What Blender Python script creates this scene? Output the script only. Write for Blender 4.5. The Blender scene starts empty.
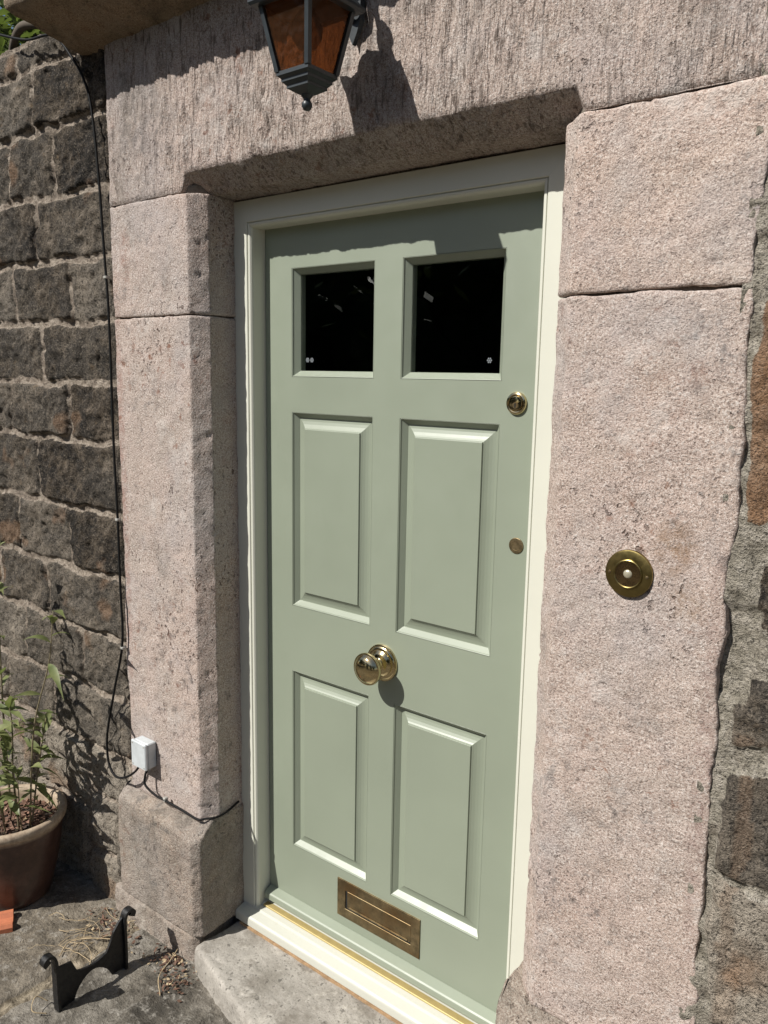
import bpy, math, random
import numpy as np
from mathutils import Vector, Matrix
random.seed(7)
scene = bpy.context.scene
COL = scene.collection
PI = math.pi
SUN = np.array([.455, 1.0, -1.085])

# ------------------------------------------------------------------ noise
def _hash(ix, iy, iz, seed):
    h = (ix.astype(np.int64) * 374761393 + iy.astype(np.int64) * 668265263 + iz.astype(np.int64) * 2147483647 + seed * 974634777) & 0xffffffff
    h = ((h ^ (h >> 13)) * 1274126177) & 0xffffffff
    h = ((h ^ (h >> 16)) * 2246822519) & 0xffffffff
    return ((h ^ (h >> 15)) & 0xffffff) / float(0xffffff)
def vnoise(P, seed=0):
    P = np.asarray(P, float); I = np.floor(P).astype(np.int64); f = P - I
    f = f * f * (3 - 2 * f); r = 0
    for a in (0, 1):
        for b in (0, 1):
            for c in (0, 1):
                w = (f[:, 0] if a else 1 - f[:, 0]) * (f[:, 1] if b else 1 - f[:, 1]) * (f[:, 2] if c else 1 - f[:, 2])
                r = r + w * _hash(I[:, 0] + a, I[:, 1] + b, I[:, 2] + c, seed)
    return r * 2 - 1
def fbm(P, sc, oct=4, seed=0, gain=.5):
    P = np.asarray(P, float) * sc; r = 0; a = 1
    for k in range(oct):
        r = r + a * vnoise(P + 17.3 * k, seed + k); a *= gain; P = P * 2.03
    return r
def sstep(a, b, x):
    t = np.clip((x - a) / (b - a), 0, 1); return t * t * (3 - 2 * t)

# ------------------------------------------------------------------ object helpers
def tag(o, label=None, cat=None, group=None, kind=None):
    if label: o['label'] = label
    if cat: o['category'] = cat
    if group: o['group'] = group
    if kind: o['kind'] = kind
    return o
def empty(name, loc, label, cat, group=None):
    o = bpy.data.objects.new(name, None); COL.objects.link(o); o.location = loc
    o.empty_display_size = .05
    return tag(o, label, cat, group)
def build(name, V, F, mat, parent=None, smooth=False, origin=None, attrs=None):
    """V in world coordinates; linked as ONE mesh object, local to its thing"""
    V = np.asarray(V, float)
    base = np.zeros(3)
    p = parent
    while p is not None:
        base = base + np.array(p.location); p = p.parent
    if origin is not None:
        loc = np.array(origin) - base
    else: loc = np.zeros(3)
    me = bpy.data.meshes.new(name)
    me.from_pydata((V - base - loc).tolist(), [], [tuple(int(i) for i in f) for f in F])
    if smooth: me.polygons.foreach_set('use_smooth', [True] * len(me.polygons))
    if attrs:
        for k, a in attrs.items():
            at = me.attributes.new(k, 'FLOAT', 'POINT'); at.data.foreach_set('value', np.asarray(a, np.float32))
    me.materials.append(mat); me.update()
    o = bpy.data.objects.new(name, me); COL.objects.link(o)
    o.location = loc
    if parent is not None: o.parent = parent
    return o
def normals(V, F):
    N = np.zeros_like(V); F = [f for f in F]
    Q = np.array([f for f in F if len(f) == 4]); T = np.array([f for f in F if len(f) == 3])
    if len(Q):
        n = np.cross(V[Q[:, 2]] - V[Q[:, 0]], V[Q[:, 3]] - V[Q[:, 1]])
        for k in range(4): np.add.at(N, Q[:, k], n)
    if len(T):
        n = np.cross(V[T[:, 1]] - V[T[:, 0]], V[T[:, 2]] - V[T[:, 0]])
        for k in range(3): np.add.at(N, T[:, k], n)
    return N / (np.linalg.norm(N, axis=1)[:, None] + 1e-12)
class MB:
    def __init__(s): s.V = []; s.F = []
    def add(s, V, F):
        n = len(s.V); s.V += [tuple(v) for v in V]; s.F += [tuple(i + n for i in f) for f in F]; return s
    def box(s, x0, x1, y0, y1, z0, z1, b=0):
        if b <= 0:
            V = [(x, y, z) for x in (x0, x1) for y in (y0, y1) for z in (z0, z1)]
            return s.add(V, [(0, 1, 3, 2), (4, 6, 7, 5), (0, 4, 5, 1), (2, 3, 7, 6), (0, 2, 6, 4), (1, 5, 7, 3)])
        V = []; idx = {}
        c = [(x0, x1), (y0, y1), (z0, z1)]
        for i in (0, 1):
            for j in (0, 1):
                for k in (0, 1):
                    for ax in range(3):
                        p = [c[0][i], c[1][j], c[2][k]]
                        for a2, q in enumerate((i, j, k)):
                            if a2 != ax: p[a2] += b * (1 if q == 0 else -1)
                        idx[(i, j, k, ax)] = len(V); V.append(tuple(p))
        F = []
        def g(*a): return idx[a]
        for q in (0, 1):
            F.append([g(q, 0, 0, 0), g(q, 1, 0, 0), g(q, 1, 1, 0), g(q, 0, 1, 0)])
            F.append([g(0, q, 0, 1), g(1, q, 0, 1), g(1, q, 1, 1), g(0, q, 1, 1)])
            F.append([g(0, 0, q, 2), g(1, 0, q, 2), g(1, 1, q, 2), g(0, 1, q, 2)])
        for j in (0, 1):
            for k in (0, 1):
                F.append([g(0, j, k, 1), g(1, j, k, 1), g(1, j, k, 2), g(0, j, k, 2)])
                F.append([g(j, 0, k, 0), g(j, 1, k, 0), g(j, 1, k, 2), g(j, 0, k, 2)])
                F.append([g(j, k, 0, 0), g(j, k, 1, 0), g(j, k, 1, 1), g(j, k, 0, 1)])
        for i in (0, 1):
            for j in (0, 1):
                for k in (0, 1): F.append([g(i, j, k, 0), g(i, j, k, 1), g(i, j, k, 2)])
        cen = np.array([(x0 + x1) / 2, (y0 + y1) / 2, (z0 + z1) / 2]); VV = np.array(V)
        out = []
        for f in F:
            n = np.cross(VV[f[1]] - VV[f[0]], VV[f[2]] - VV[f[1]])
            if n @ (VV[f].mean(0) - cen) < 0: f = f[::-1]
            out.append(tuple(f))
        return s.add(V, out)
    def tube(s, pts, rad, seg=8, cap=True):
        P = [np.array(p, float) for p in pts]; n = len(P)
        R = rad if hasattr(rad, '__len__') else [rad] * n
        V = []; up = None
        for i in range(n):
            t = P[min(i + 1, n - 1)] - P[max(i - 1, 0)]; t = t / (np.linalg.norm(t) + 1e-12)
            if up is None:
                up = np.array([0, 0, 1.]) if abs(t[2]) < .9 else np.array([1., 0, 0])
            a = np.cross(t, up); a /= np.linalg.norm(a) + 1e-12; b = np.cross(a, t); up = b
            for k in range(seg):
                w = 2 * PI * k / seg; V.append(P[i] + R[i] * (a * math.cos(w) + b * math.sin(w)))
        F = [(i * seg + k, i * seg + (k + 1) % seg, (i + 1) * seg + (k + 1) % seg, (i + 1) * seg + k) for i in range(n - 1) for k in range(seg)]
        if cap: F += [tuple(range(seg))[::-1], tuple(range((n - 1) * seg, n * seg))]
        return s.add(V, F)
    def lathe(s, prof, frame, seg=48, closed=False):
        """prof [(r,h)], frame = (origin, axis_u, axis_v, axis_h)"""
        O, U, W, H = [np.array(q, float) for q in frame]; n = len(prof); V = []
        for r, h in prof:
            for k in range(seg):
                w = 2 * PI * k / seg; V.append(O + U * r * math.cos(w) + W * r * math.sin(w) + H * h)
        F = [(i * seg + k, i * seg + (k + 1) % seg, (i + 1) * seg + (k + 1) % seg, (i + 1) * seg + k) for i in range(n - 1) for k in range(seg)]
        if prof[0][0] > 1e-6: F.append(tuple(range(seg))[::-1])
        if prof[-1][0] > 1e-6: F.append(tuple(range((n - 1) * seg, n * seg)))
        return s.add(V, F)
    def prism(s, poly, lift, d):
        """poly: 2D points, lift(p,t)->xyz with t in (0,d)"""
        n = len(poly); V = [lift(p, 0) for p in poly] + [lift(p, d) for p in poly]
        F = [tuple(range(n))[::-1], tuple(range(n, 2 * n))] + [(i, (i + 1) % n, n + (i + 1) % n, n + i) for i in range(n)]
        return s.add(V, F)
    def build(s, name, mat, parent=None, smooth=False, origin=None): return build(name, s.V, s.F, mat, parent, smooth, origin)
def catmull(pts, n=8):
    P = [np.array(p, float) for p in pts]; P = [2 * P[0] - P[1]] + P + [2 * P[-1] - P[-2]]; out = []
    for i in range(1, len(P) - 2):
        for k in range(n):
            t = k / n
            out.append(.5 * ((2 * P[i]) + (-P[i - 1] + P[i + 1]) * t + (2 * P[i - 1] - 5 * P[i] + 4 * P[i + 1] - P[i + 2]) * t * t + (-P[i - 1] + 3 * P[i] - 3 * P[i + 1] + P[i + 2]) * t ** 3))
    out.append(P[-2]); return out
def smooth_angle(o, deg=35):
    me = o.data
    me.polygons.foreach_set('use_smooth', [True] * len(me.polygons))
    try: me.set_sharp_from_angle(angle=math.radians(deg))
    except Exception: pass
    return o
def front(cx, cz, y0):  # lathe frame standing out of a plane y=y0 towards the viewer
    return ((cx, y0, cz), (1, 0, 0), (0, 0, 1), (0, -1, 0))
UP = lambda x, y, z=0: ((x, y, z), (1, 0, 0), (0, 1, 0), (0, 0, 1))

# ------------------------------------------------------------------ materials
class NT:
    def __init__(s, name):
        s.m = bpy.data.materials.new(name); s.m.use_nodes = True; s.t = s.m.node_tree
        s.t.nodes.clear(); s.out = s.t.nodes.new('ShaderNodeOutputMaterial')
        s.co = s.t.nodes.new('ShaderNodeNewGeometry').outputs['Position']
    def L(s, a, b): s.t.links.new(a, b)
    def set(s, sock, v):
        if isinstance(v, bpy.types.NodeSocket): s.L(v, sock)
        elif hasattr(v, '__len__') and len(v) == 3 and sock.type == 'RGBA': sock.default_value = (*v, 1)
        else: sock.default_value = v
    def n(s, typ, ins=None, out=0, **kw):
        nd = s.t.nodes.new(typ)
        for k, v in kw.items(): setattr(nd, k, v)
        for k, v in (ins or {}).items(): s.set(nd.inputs[k], v)
        return nd.outputs[out]
    def noise(s, scale, detail=4, rough=.6, co=None, out=0, dist=0):
        return s.n('ShaderNodeTexNoise', {'Vector': co or s.co, 'Scale': scale, 'Detail': detail, 'Roughness': rough, 'Distortion': dist}, out)
    def vor(s, scale, co=None, feature='F1', rnd=1.0, out=0):
        return s.n('ShaderNodeTexVoronoi', {'Vector': co or s.co, 'Scale': scale, 'Randomness': rnd}, out, feature=feature)
    def ramp(s, fac, stops, interp='LINEAR'):
        nd = s.t.nodes.new('ShaderNodeValToRGB'); s.L(fac, nd.inputs[0]); cr = nd.color_ramp; cr.interpolation = interp
        while len(cr.elements) > 1: cr.elements.remove(cr.elements[-1])
        for i, (p, c) in enumerate(stops):
            e = cr.elements[0] if i == 0 else cr.elements.new(p)
            e.position = p; c = c if hasattr(c, '__len__') else (c, c, c); e.color = (*c, 1)
        return nd.outputs[0]
    def mix(s, f, a, b, mode='MIX'):
        nd = s.t.nodes.new('ShaderNodeMix'); nd.data_type = 'RGBA'; nd.blend_type = mode
        s.set(nd.inputs[0], f); s.set(nd.inputs[6], a); s.set(nd.inputs[7], b); return nd.outputs[2]
    def math(s, op, a, b=0, c=0):
        nd = s.t.nodes.new('ShaderNodeMath'); nd.operation = op; s.set(nd.inputs[0], a); s.set(nd.inputs[1], b); s.set(nd.inputs[2], c); return nd.outputs[0]
    def mapping(s, scale=(1, 1, 1), rot=(0, 0, 0), loc=(0, 0, 0)):
        return s.n('ShaderNodeMapping', {'Vector': s.co, 'Scale': scale, 'Rotation': rot, 'Location': loc})
    def attr(s, name): return s.n('ShaderNodeAttribute', out=2, attribute_name=name)
    def bump(s, h, dist=.002, strength=1, normal=None):
        d = {'Height': h, 'Distance': dist, 'Strength': strength}
        if normal is not None: d['Normal'] = normal
        return s.n('ShaderNodeBump', d)
    def done(s, color, rough=.8, metal=0, normal=None, **kw):
        b = s.t.nodes.new('ShaderNodeBsdfPrincipled')
        s.set(b.inputs['Base Color'], color); s.set(b.inputs['Roughness'], rough); s.set(b.inputs['Metallic'], metal)
        if normal is not None: s.set(b.inputs['Normal'], normal)
        for k, v in kw.items(): s.set(b.inputs[k], v)
        s.L(b.outputs[0], s.out.inputs[0]); s.bsdf = b; return s.m

def pink_stone(name, tint=(1, 1, 1), tool=0.0, dirt=.3, grain=1.0, dark=1.0):
    t = NT(name)
    big = t.noise(2.3, 3, .55); mid = t.noise(11, 5, .65); fine = t.noise(210, 3, .7); fine2 = t.noise(75, 4, .7)
    vf = t.noise(420, 2, .6)
    c = t.ramp(big, [(.32, (.50, .37, .305)), (.5, (.52, .405, .34)), (.66, (.46, .375, .32))])
    c = t.mix(t.ramp(mid, [(.42, 0), (.68, .65)]), c, (.57, .44, .385))
    grey = t.ramp(t.noise(5.2, 5, .7), [(.55, 0), (.72, .6)])
    c = t.mix(grey, c, (.37, .335, .31))
    # mineral grain: pale quartz and dark specks
    c = t.mix(t.ramp(fine, [(.36, .85), (.46, 0)]), c, (.185, .135, .112))
    c = t.mix(t.ramp(fine, [(.53, 0), (.66, .9)]), c, (.72, .64, .58))
    c = t.mix(t.ramp(vf, [(.34, .6), (.45, 0)]), c, (.24, .18, .15))
    c = t.mix(t.ramp(vf, [(.55, 0), (.66, .6)]), c, (.74, .66, .6))
    c = t.mix(t.ramp(fine2, [(.54, 0), (.70, .38)]), c, (.30, .225, .19))
    c = t.mix(t.ramp(t.noise(28, 5, .75), [(.56, 0), (.68, .22)]), c, (.30, .22, .185))
    # scattered weathering pits and reddish iron spots in loose patches
    patch = t.ramp(t.noise(3.1, 4, .7), [(.50, 0), (.66, 1)])
    pits = t.ramp(t.noise(88, 3, .5, co=t.mapping((1, 1, .8))), [(.615, 0), (.665, 1)])
    pm = t.math('MULTIPLY', pits, t.math('ADD', t.math('MULTIPLY', patch, .8), .15))
    c = t.mix(pm, c, (.115, .07, .055))
    rust = t.math('MULTIPLY', t.ramp(t.noise(26, 4, .7), [(.57, 0), (.66, .85)]), t.ramp(t.noise(4.4, 3, .6, co=t.mapping(loc=(7, 3, 5))), [(.47, 0), (.60, 1)]))
    c = t.mix(rust, c, (.25, .12, .075))
    lich = t.math('MULTIPLY', t.ramp(t.noise(34, 5, .75, co=t.mapping(loc=(1, 6, 4))), [(.53, 0), (.64, .7)]), t.ramp(t.noise(3.6, 4, .7, co=t.mapping(loc=(11, 2, 3))), [(.49, 0), (.60, 1)]))
    c = t.mix(lich, c, (.15, .13, .12))
    cool = t.math('MULTIPLY', t.ramp(t.noise(1.7, 5, .75, co=t.mapping(loc=(4, 8, 2))), [(.47, 0), (.60, 1)]), .6)
    c = t.mix(cool, c, t.mix(.5, c, (.40, .385, .39)))
    pale = t.ramp(t.noise(6, 6, .8, co=t.mapping(loc=(9, 1, 6))), [(.56, 0), (.66, .55)])
    c = t.mix(pale, c, (.66, .59, .54))
    # blotchy brown water stain near the doorbell and mauve staining by the outer edges
    for (sx, sz, rx, rz, a_, col) in ((.805, 1.315, .045, .060, .8, (.30, .19, .12)), (.835, 1.215, .040, .050, .55, (.30, .20, .13)), (.80, 1.62, .06, .03, .6, (.25, .14, .10)), (.885, .95, .022, .45, .45, (.25, .15, .13)), (-.868, 1.2, .024, .8, .6, (.34, .19, .155)), (-.82, 1.93, .03, .10, .6, (.28, .15, .11)), (-.74, 2.27, .14, .12, .55, (.22, .19, .175))):
        px = t.math('DIVIDE', t.math('SUBTRACT', t.n('ShaderNodeSeparateXYZ', {0: t.co}, 0), sx), rx)
        pz = t.math('DIVIDE', t.math('SUBTRACT', t.n('ShaderNodeSeparateXYZ', {0: t.co}, 2), sz), rz)
        rr_ = t.math('ADD', t.math('MULTIPLY', px, px), t.math('MULTIPLY', pz, pz))
        f = t.math('MULTIPLY', t.ramp(rr_, [(.1, a_), (1.0, 0)]), t.ramp(t.noise(38, 5, .8), [(.42, 0), (.58, 1)]))
        c = t.mix(f, c, col)
    rnd = t.n('ShaderNodeObjectInfo', out=5)
    c = t.mix(1.0, c, t.ramp(rnd, [(0, (.90, .91, .93)), (1, (1.04, 1.0, .97))]), 'MULTIPLY')
    # soot and algae grime
    g = t.ramp(t.noise(6.5, 6, .72, co=t.mapping((1, 1, .5))), [(.62 - .25 * dirt, 0), (.85 - .1 * dirt, min(1, .5 + dirt))])
    c = t.mix(g, c, (.105, .09, .072))
    h = t.math('ADD', t.math('MULTIPLY', fine, .9), t.math('MULTIPLY', fine2, .7))
    h = t.math('SUBTRACT', h, t.math('MULTIPLY', pm, 1.2))
    if tool > 0:
        st = t.noise(1, 4, .6, co=t.mapping((105, 60, 15), (0, math.radians(7), 0)), dist=.25)
        fade = t.ramp(t.noise(2.2, 2, .5, co=t.mapping(loc=(1.5, 0, 2))), [(.38, .35), (.62, 1)])
        st2 = t.math('MULTIPLY', st, fade)
        h = t.math('ADD', h, t.math('MULTIPLY', st2, 4.4 * tool))
        scar = t.ramp(t.noise(1, 3, .6, co=t.mapping((110, 60, 20), (0, math.radians(7), 0))), [(.55, 0), (.65, .9)])
        c = t.mix(t.math('MULTIPLY', scar, fade), c, (.125, .092, .074))
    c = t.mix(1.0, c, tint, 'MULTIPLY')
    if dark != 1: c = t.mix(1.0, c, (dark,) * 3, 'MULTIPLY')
    return t.done(c, .9, 0, t.bump(h, .0040 * grain, .95), **{'Specular IOR Level': .25})
M = {}
M['jamb'] = pink_stone('pink_sandstone', tint=(.885, .915, .93), dirt=.18)
M['lintel'] = pink_stone('tooled_pink_sandstone', tint=(.87, .895, .90), tool=1.0, dirt=.28, grain=1.1)
M['plinth'] = pink_stone('weathered_plinth_stone', tint=(.68, .72, .70), dirt=.46, grain=1.7)
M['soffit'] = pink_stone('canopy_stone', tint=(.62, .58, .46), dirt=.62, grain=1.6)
def wall_mat(name, right=False):
    t = NT(name)
    mor = t.attr('mortar'); tone = t.attr('tone'); och = t.attr('ochre')
    n1 = t.noise(9, 6, .72); n2 = t.noise(38, 5, .75); n3 = t.noise(190, 3, .7)
    d = t.ramp(n1, [(.30, (.011, .0103, .0098)), (.47, (.036, .030, .0245)), (.59, (.100, .078, .056)), (.70, (.24, .195, .15))])
    l = t.ramp(n1, [(.30, (.19, .165, .135)), (.46, (.31, .27, .22)), (.60, (.40, .35, .285)), (.72, (.48, .42, .34))])
    c = t.mix(tone, d, l)
    c = t.mix(t.ramp(n2, [(.55, 0), (.67, .7)]), c, t.mix(tone, (.18, .148, .115), (.44, .38, .31)))
    c = t.mix(t.ramp(n2, [(.30, .8), (.44, 0)]), c, t.mix(tone, (.015, .0145, .0145), (.13, .11, .09)))
    n4 = t.noise(95, 4, .8)
    c = t.mix(t.ramp(n4, [(.36, .85), (.46, 0)]), c, t.mix(tone, (.009, .009, .009), (.10, .085, .068)))
    c = t.mix(t.ramp(n4, [(.56, 0), (.66, .6)]), c, t.mix(tone, (.15, .125, .098), (.56, .49, .40)))
    c = t.mix(och, c, t.ramp(n2, [(.3, (.20, .11, .055)), (.6, (.33, .20, .12))]))
    c = t.mix(t.ramp(t.noise(17, 5, .7, co=t.mapping(loc=(3, 0, 9))), [(.62, 0), (.72, .5)]), c, (.24, .16, .085))
    m = t.ramp(n2, [(.30, (.11, .088, .068)), (.44, (.30, .245, .195)), (.62, (.50, .425, .345))])
    if right: m = t.ramp(n2, [(.30, (.15, .135, .105)), (.47, (.31, .28, .225)), (.64, (.50, .455, .385))])
    m = t.mix(t.ramp(t.noise(14, 4, .6), [(.55, 0), (.68, .5)]), m, (.18, .145, .115))
    mm = t.ramp(t.math('ADD', mor, t.math('ADD', t.math('MULTIPLY', t.math('SUBTRACT', n2, .5), 1.4), t.math('MULTIPLY', t.math('SUBTRACT', t.noise(6, 4, .7, co=t.mapping(loc=(2, 5, 8))), .46), .8))), [(.34, 0), (.52, 1)])
    c = t.mix(mm, c, m)
    c = t.mix(t.ramp(n3, [(.34, .8), (.46, 0)]), c, (.02, .018, .016))
    c = t.mix(t.ramp(n3, [(.55, 0), (.68, .4)]), c, (.36, .31, .25))
    h = t.math('ADD', t.math('ADD', t.math('MULTIPLY', n3, .6), t.math('MULTIPLY', n4, 1.1)), t.math('MULTIPLY', n2, 2.0))
    return t.done(c, .92, 0, t.bump(h, .0085, 1.0), **{'Specular IOR Level': .25})
M['wall'] = wall_mat('sooty_coursed_stone'); M['wallR'] = wall_mat('rubble_stone', True)
def plain_stone(name, cols, sc=6, bump=.003, spots=None):
    t = NT(name); a = t.noise(sc, 6, .7); b = t.noise(150, 3, .7); c2 = t.noise(34, 4, .7)
    c = t.ramp(a, [(.32, cols[0]), (.5, cols[1]), (.68, cols[2])])
    c = t.mix(t.ramp(b, [(.32, .5), (.46, 0)]), c, tuple(x * .35 for x in cols[0]))
    c = t.mix(t.ramp(c2, [(.56, 0), (.70, .5)]), c, tuple(min(1, x * 1.35) for x in cols[2]))
    c = t.mix(t.ramp(t.noise(55, 3, .6), [(.62, 0), (.69, .7)]), c, tuple(x * .3 for x in cols[0]))
    if spots: c = t.mix(t.ramp(t.noise(9, 5, .7, co=t.mapping(loc=(5, 2, 1))), [(.52, 0), (.66, .7)]), c, spots)
    h = t.math('ADD', t.math('MULTIPLY', b, .5), c2)
    return t.done(c, .9, 0, t.bump(h, bump, 1), **{'Specular IOR Level': .25})
M['step'] = plain_stone('doorstep_stone', [(.23, .21, .18), (.33, .305, .27), (.42, .39, .345)], 7, .003, (.16, .14, .115))
M['flag'] = None
def flag_mat():
    t = NT('flagstone_paving'); jo = t.attr('mortar'); tone = t.attr('tone')
    a = t.noise(7, 7, .72); b = t.noise(160, 3, .7); c2 = t.noise(36, 5, .7)
    c = t.ramp(a, [(.34, (.05, .045, .037)), (.5, (.125, .112, .092)), (.64, (.23, .21, .178))])
    c = t.mix(tone, c, t.ramp(a, [(.34, (.11, .093, .07)), (.65, (.32, .27, .205))]))
    c = t.mix(t.ramp(c2, [(.53, 0), (.66, .7)]), c, (.36, .335, .295))
    c = t.mix(t.ramp(c2, [(.30, .7), (.43, 0)]), c, (.055, .05, .042))
    c = t.mix(t.ramp(b, [(.32, .5), (.46, 0)]), c, (.04, .035, .03))
    j = t.ramp(c2, [(.35, (.10, .08, .055)), (.55, (.26, .22, .16)), (.7, (.40, .34, .26))])
    c = t.mix(t.ramp(t.math('ADD', jo, t.math('MULTIPLY', t.math('SUBTRACT', c2, .5), .6)), [(.4, 0), (.6, 1)]), c, j)
    return t.done(c, .9, 0, t.bump(t.math('ADD', t.math('MULTIPLY', b, .4), t.math('MULTIPLY', c2, 1.8)), .0075, 1), **{'Specular IOR Level': .25})
M['flag'] = flag_mat()
M['mortar'] = plain_stone('old_mortar', [(.08, .07, .058), (.17, .145, .12), (.24, .21, .175)], 20, .004)
M['ground'] = plain_stone('garden_ground', [(.07, .06, .045), (.12, .10, .07), (.16, .14, .10)], 3, .01)
def paint(name, col, rough=.36, var=.04, bev=.0011, dirtc=None, spec=.5):
    t = NT(name)
    n = t.noise(2.6, 3, .5); c = t.mix(t.ramp(n, [(.35, 0), (.65, 1)]), tuple(x * (1 - var) for x in col), tuple(min(1, x * (1 + var)) for x in col))
    if dirtc is not None:
        c = t.mix(t.ramp(t.noise(45, 5, .75), [(.66, 0), (.76, .5)]), c, dirtc)
    bv = t.n('ShaderNodeBevel', {'Radius': bev}, samples=4)
    br = t.noise(1, 4, .6, co=t.mapping((70, 70, 6)))
    nn = t.bump(t.math('ADD', br, t.math('MULTIPLY', t.noise(9, 2, .5), 3.0)), .00016, 1, bv)
    r = t.ramp(t.noise(14, 4, .6), [(.3, rough - .04), (.7, rough + .06)])
    return t.done(c, r, 0, nn, **{'Specular IOR Level': spec})
M['sage'] = paint('sage_green_paint', (.240, .272, .206), .44, spec=.95)
M['cream'] = paint('cream_paint', (.60, .60, .515), .42, .02)
M['sill'] = paint('cream_sill_paint', (.52, .52, .455), .5, .03, .002, (.42, .38, .28))
def metal(name, col, rough, var=.25, spots=0, bump=.0003, sc=30):
    t = NT(name); n = t.noise(sc, 5, .65); n2 = t.noise(sc * .25, 3, .6)
    c = t.mix(t.ramp(n, [(.35, 0), (.65, 1)]), tuple(x * (1 - var) for x in col), tuple(min(1, x * (1 + var)) for x in col))
    if spots: c = t.mix(t.ramp(n2, [(.45, 0), (.62, spots)]), c, (.16, .085, .03))
    r = t.ramp(n, [(.3, max(.03, rough - .07)), (.7, rough + .1)])
    return t.done(c, r, 1, t.bump(n, bump, .6))
M['brass'] = metal('polished_brass', (.56, .46, .27), .12, .08, 0, .00008)
M['brass_dull'] = metal('tarnished_brass', (.24, .185, .105), .46, .35, .7, .0002, 38)
M['bell'] = metal('antique_brass', (.27, .215, .085), .34, .1, .3, .0001)
M['bell_in'] = metal('bronze_cup', (.34, .235, .12), .25, .1, .2, .0001)
def simple(name, col, rough=.5, metal_=0, var=.15, sc=40, bump=.0004, **kw):
    t = NT(name); n = t.noise(sc, 5, .65)
    c = t.mix(t.ramp(n, [(.3, 0), (.7, 1)]), tuple(x * (1 - var) for x in col), tuple(min(1, x * (1 + var)) for x in col))
    return t.done(c, rough, metal_, t.bump(n, bump, .7), **kw)
M['strip'] = simple('brass_strip', (.46, .36, .15), .5, .25, .12)
M['push'] = simple('white_bell_push', (.50, .46, .34), .3, .45, .03)
def iron():
    t = NT('black_painted_iron'); n = t.noise(60, 5, .7)
    c = t.mix(t.ramp(n, [(.60, 0), (.70, .7)]), (.006, .006, .0065), (.04, .022, .014))
    return t.done(c, t.ramp(n, [(.4, .3), (.65, .75)]), 0, t.bump(n, .0012, .8))
M['iron'] = iron()
M['lamp'] = simple('charcoal_lantern_metal', (.030, .037, .041), .42, 0, .3, 30, .0004)
M['cable'] = simple('black_cable_sheath', (.010, .010, .010), .6, 0, .2, **{'Specular IOR Level': .15})
M['pbox'] = simple('pale_grey_plastic', (.50, .53, .54), .5, 0, .14, 25)
M['clip'] = simple('grey_cable_clip', (.35, .34, .31), .5)
M['hole'] = simple('dark_opening', (.006, .006, .005), .8)
M['stopper'] = simple('raw_timber', (.34, .22, .12), .7, 0, .3, 60, .001)
M['inside'] = simple('dark_hall_plaster', (.012, .011, .010), .9)
M['tile'] = simple('terracotta_tile', (.46, .155, .075), .7, 0, .12, 50, .0008)
M['soil'] = simple('potting_soil', (.045, .032, .024), .95, 0, .4, 120, .004)
M['chip'] = simple('bark_chips', (.17, .095, .065), .85, 0, .55, 45, .001)
M['chip2'] = simple('pale_wood_chips', (.48, .36, .22), .8, 0, .3, 45, .001)
M['straw'] = simple('dry_straw', (.40, .31, .19), .8, 0, .3, 60, .0005)
M['dleaf'] = simple('dead_leaf', (.12, .065, .042), .8, 0, .5, 40, .0006)
M['stem'] = simple('plant_stem', (.20, .165, .10), .7, 0, .3, 70)
M['bark'] = simple('tree_bark', (.10, .08, .06), .9)
def pot_mat():
    t = NT('aged_glazed_terracotta'); a = t.noise(10, 6, .7); b = t.noise(60, 4, .7)
    c = t.ramp(a, [(.3, (.035, .019, .015)), (.5, (.068, .036, .027)), (.68, (.12, .07, .052))])
    c = t.mix(t.attr('rim'), c, t.ramp(b, [(.3, (.26, .19, .13)), (.65, (.46, .37, .27))]))
    r = t.math('ADD', .32, t.math('MULTIPLY', t.attr('rim'), .4))
    return t.done(c, r, 0, t.bump(b, .0008, 1))
M['pot'] = pot_mat()
def leaf_mat(name, c1, c2, trans=.3, spec=.5):
    t = NT(name); oi = t.n('ShaderNodeObjectInfo', out=5)
    n = t.noise(14, 3, .6)
    c = t.mix(t.ramp(n, [(.35, 0), (.65, 1)]), c1, c2)
    m = t.done(c, .42, 0, **{'Specular IOR Level': spec})
    tr = t.n('ShaderNodeBsdfTranslucent', {'Color': t.mix(.5, c, (.25, .35, .05))})
    mx = t.n('ShaderNodeMixShader', {0: trans, 1: t.bsdf.outputs[0], 2: tr}); t.L(mx, t.out.inputs[0]); return m
M['leaf'] = leaf_mat('bamboo_leaf', (.11, .14, .05), (.28, .30, .13))
M['ivy'] = leaf_mat('ivy_leaf', (.03, .05, .018), (.13, .16, .065), .3)
M['tree'] = leaf_mat('tree_leaf', (.02, .032, .014), (.07, .09, .045), .05, .03)
def glass_mat():
    t = NT('dark_window_glass')
    n = t.bump(t.noise(5, 2, .5), .0001, .3)
    b = t.done((.9, .93, .92), .0, 0, n, **{'Transmission Weight': 1.0, 'IOR': 1.5}); return b
M['glass'] = glass_mat()
def amber_mat():
    t = NT('amber_lantern_glass'); v = t.vor(70, feature='SMOOTH_F1'); nrm = t.bump(v, .004, 1)
    tr = t.n('ShaderNodeBsdfTransparent', {'Color': (.74, .56, .41)})
    m = t.done((.14, .085, .05), .16, 0, nrm)
    tl = t.n('ShaderNodeBsdfTranslucent', {'Color': (.50, .29, .15), 'Normal': nrm})
    a = t.n('ShaderNodeMixShader', {0: .40, 1: t.bsdf.outputs[0], 2: tl})
    mx = t.n('ShaderNodeMixShader', {0: .78, 1: a, 2: tr}); t.L(mx, t.out.inputs[0]); return m
M['amber'] = amber_mat()
M['bulb'] = simple('lamp_bulb_glass', (.16, .11, .085), .15, 0, .05)
M['etch'] = simple('etched_glass_mark', (.20, .22, .235), .5)

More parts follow.
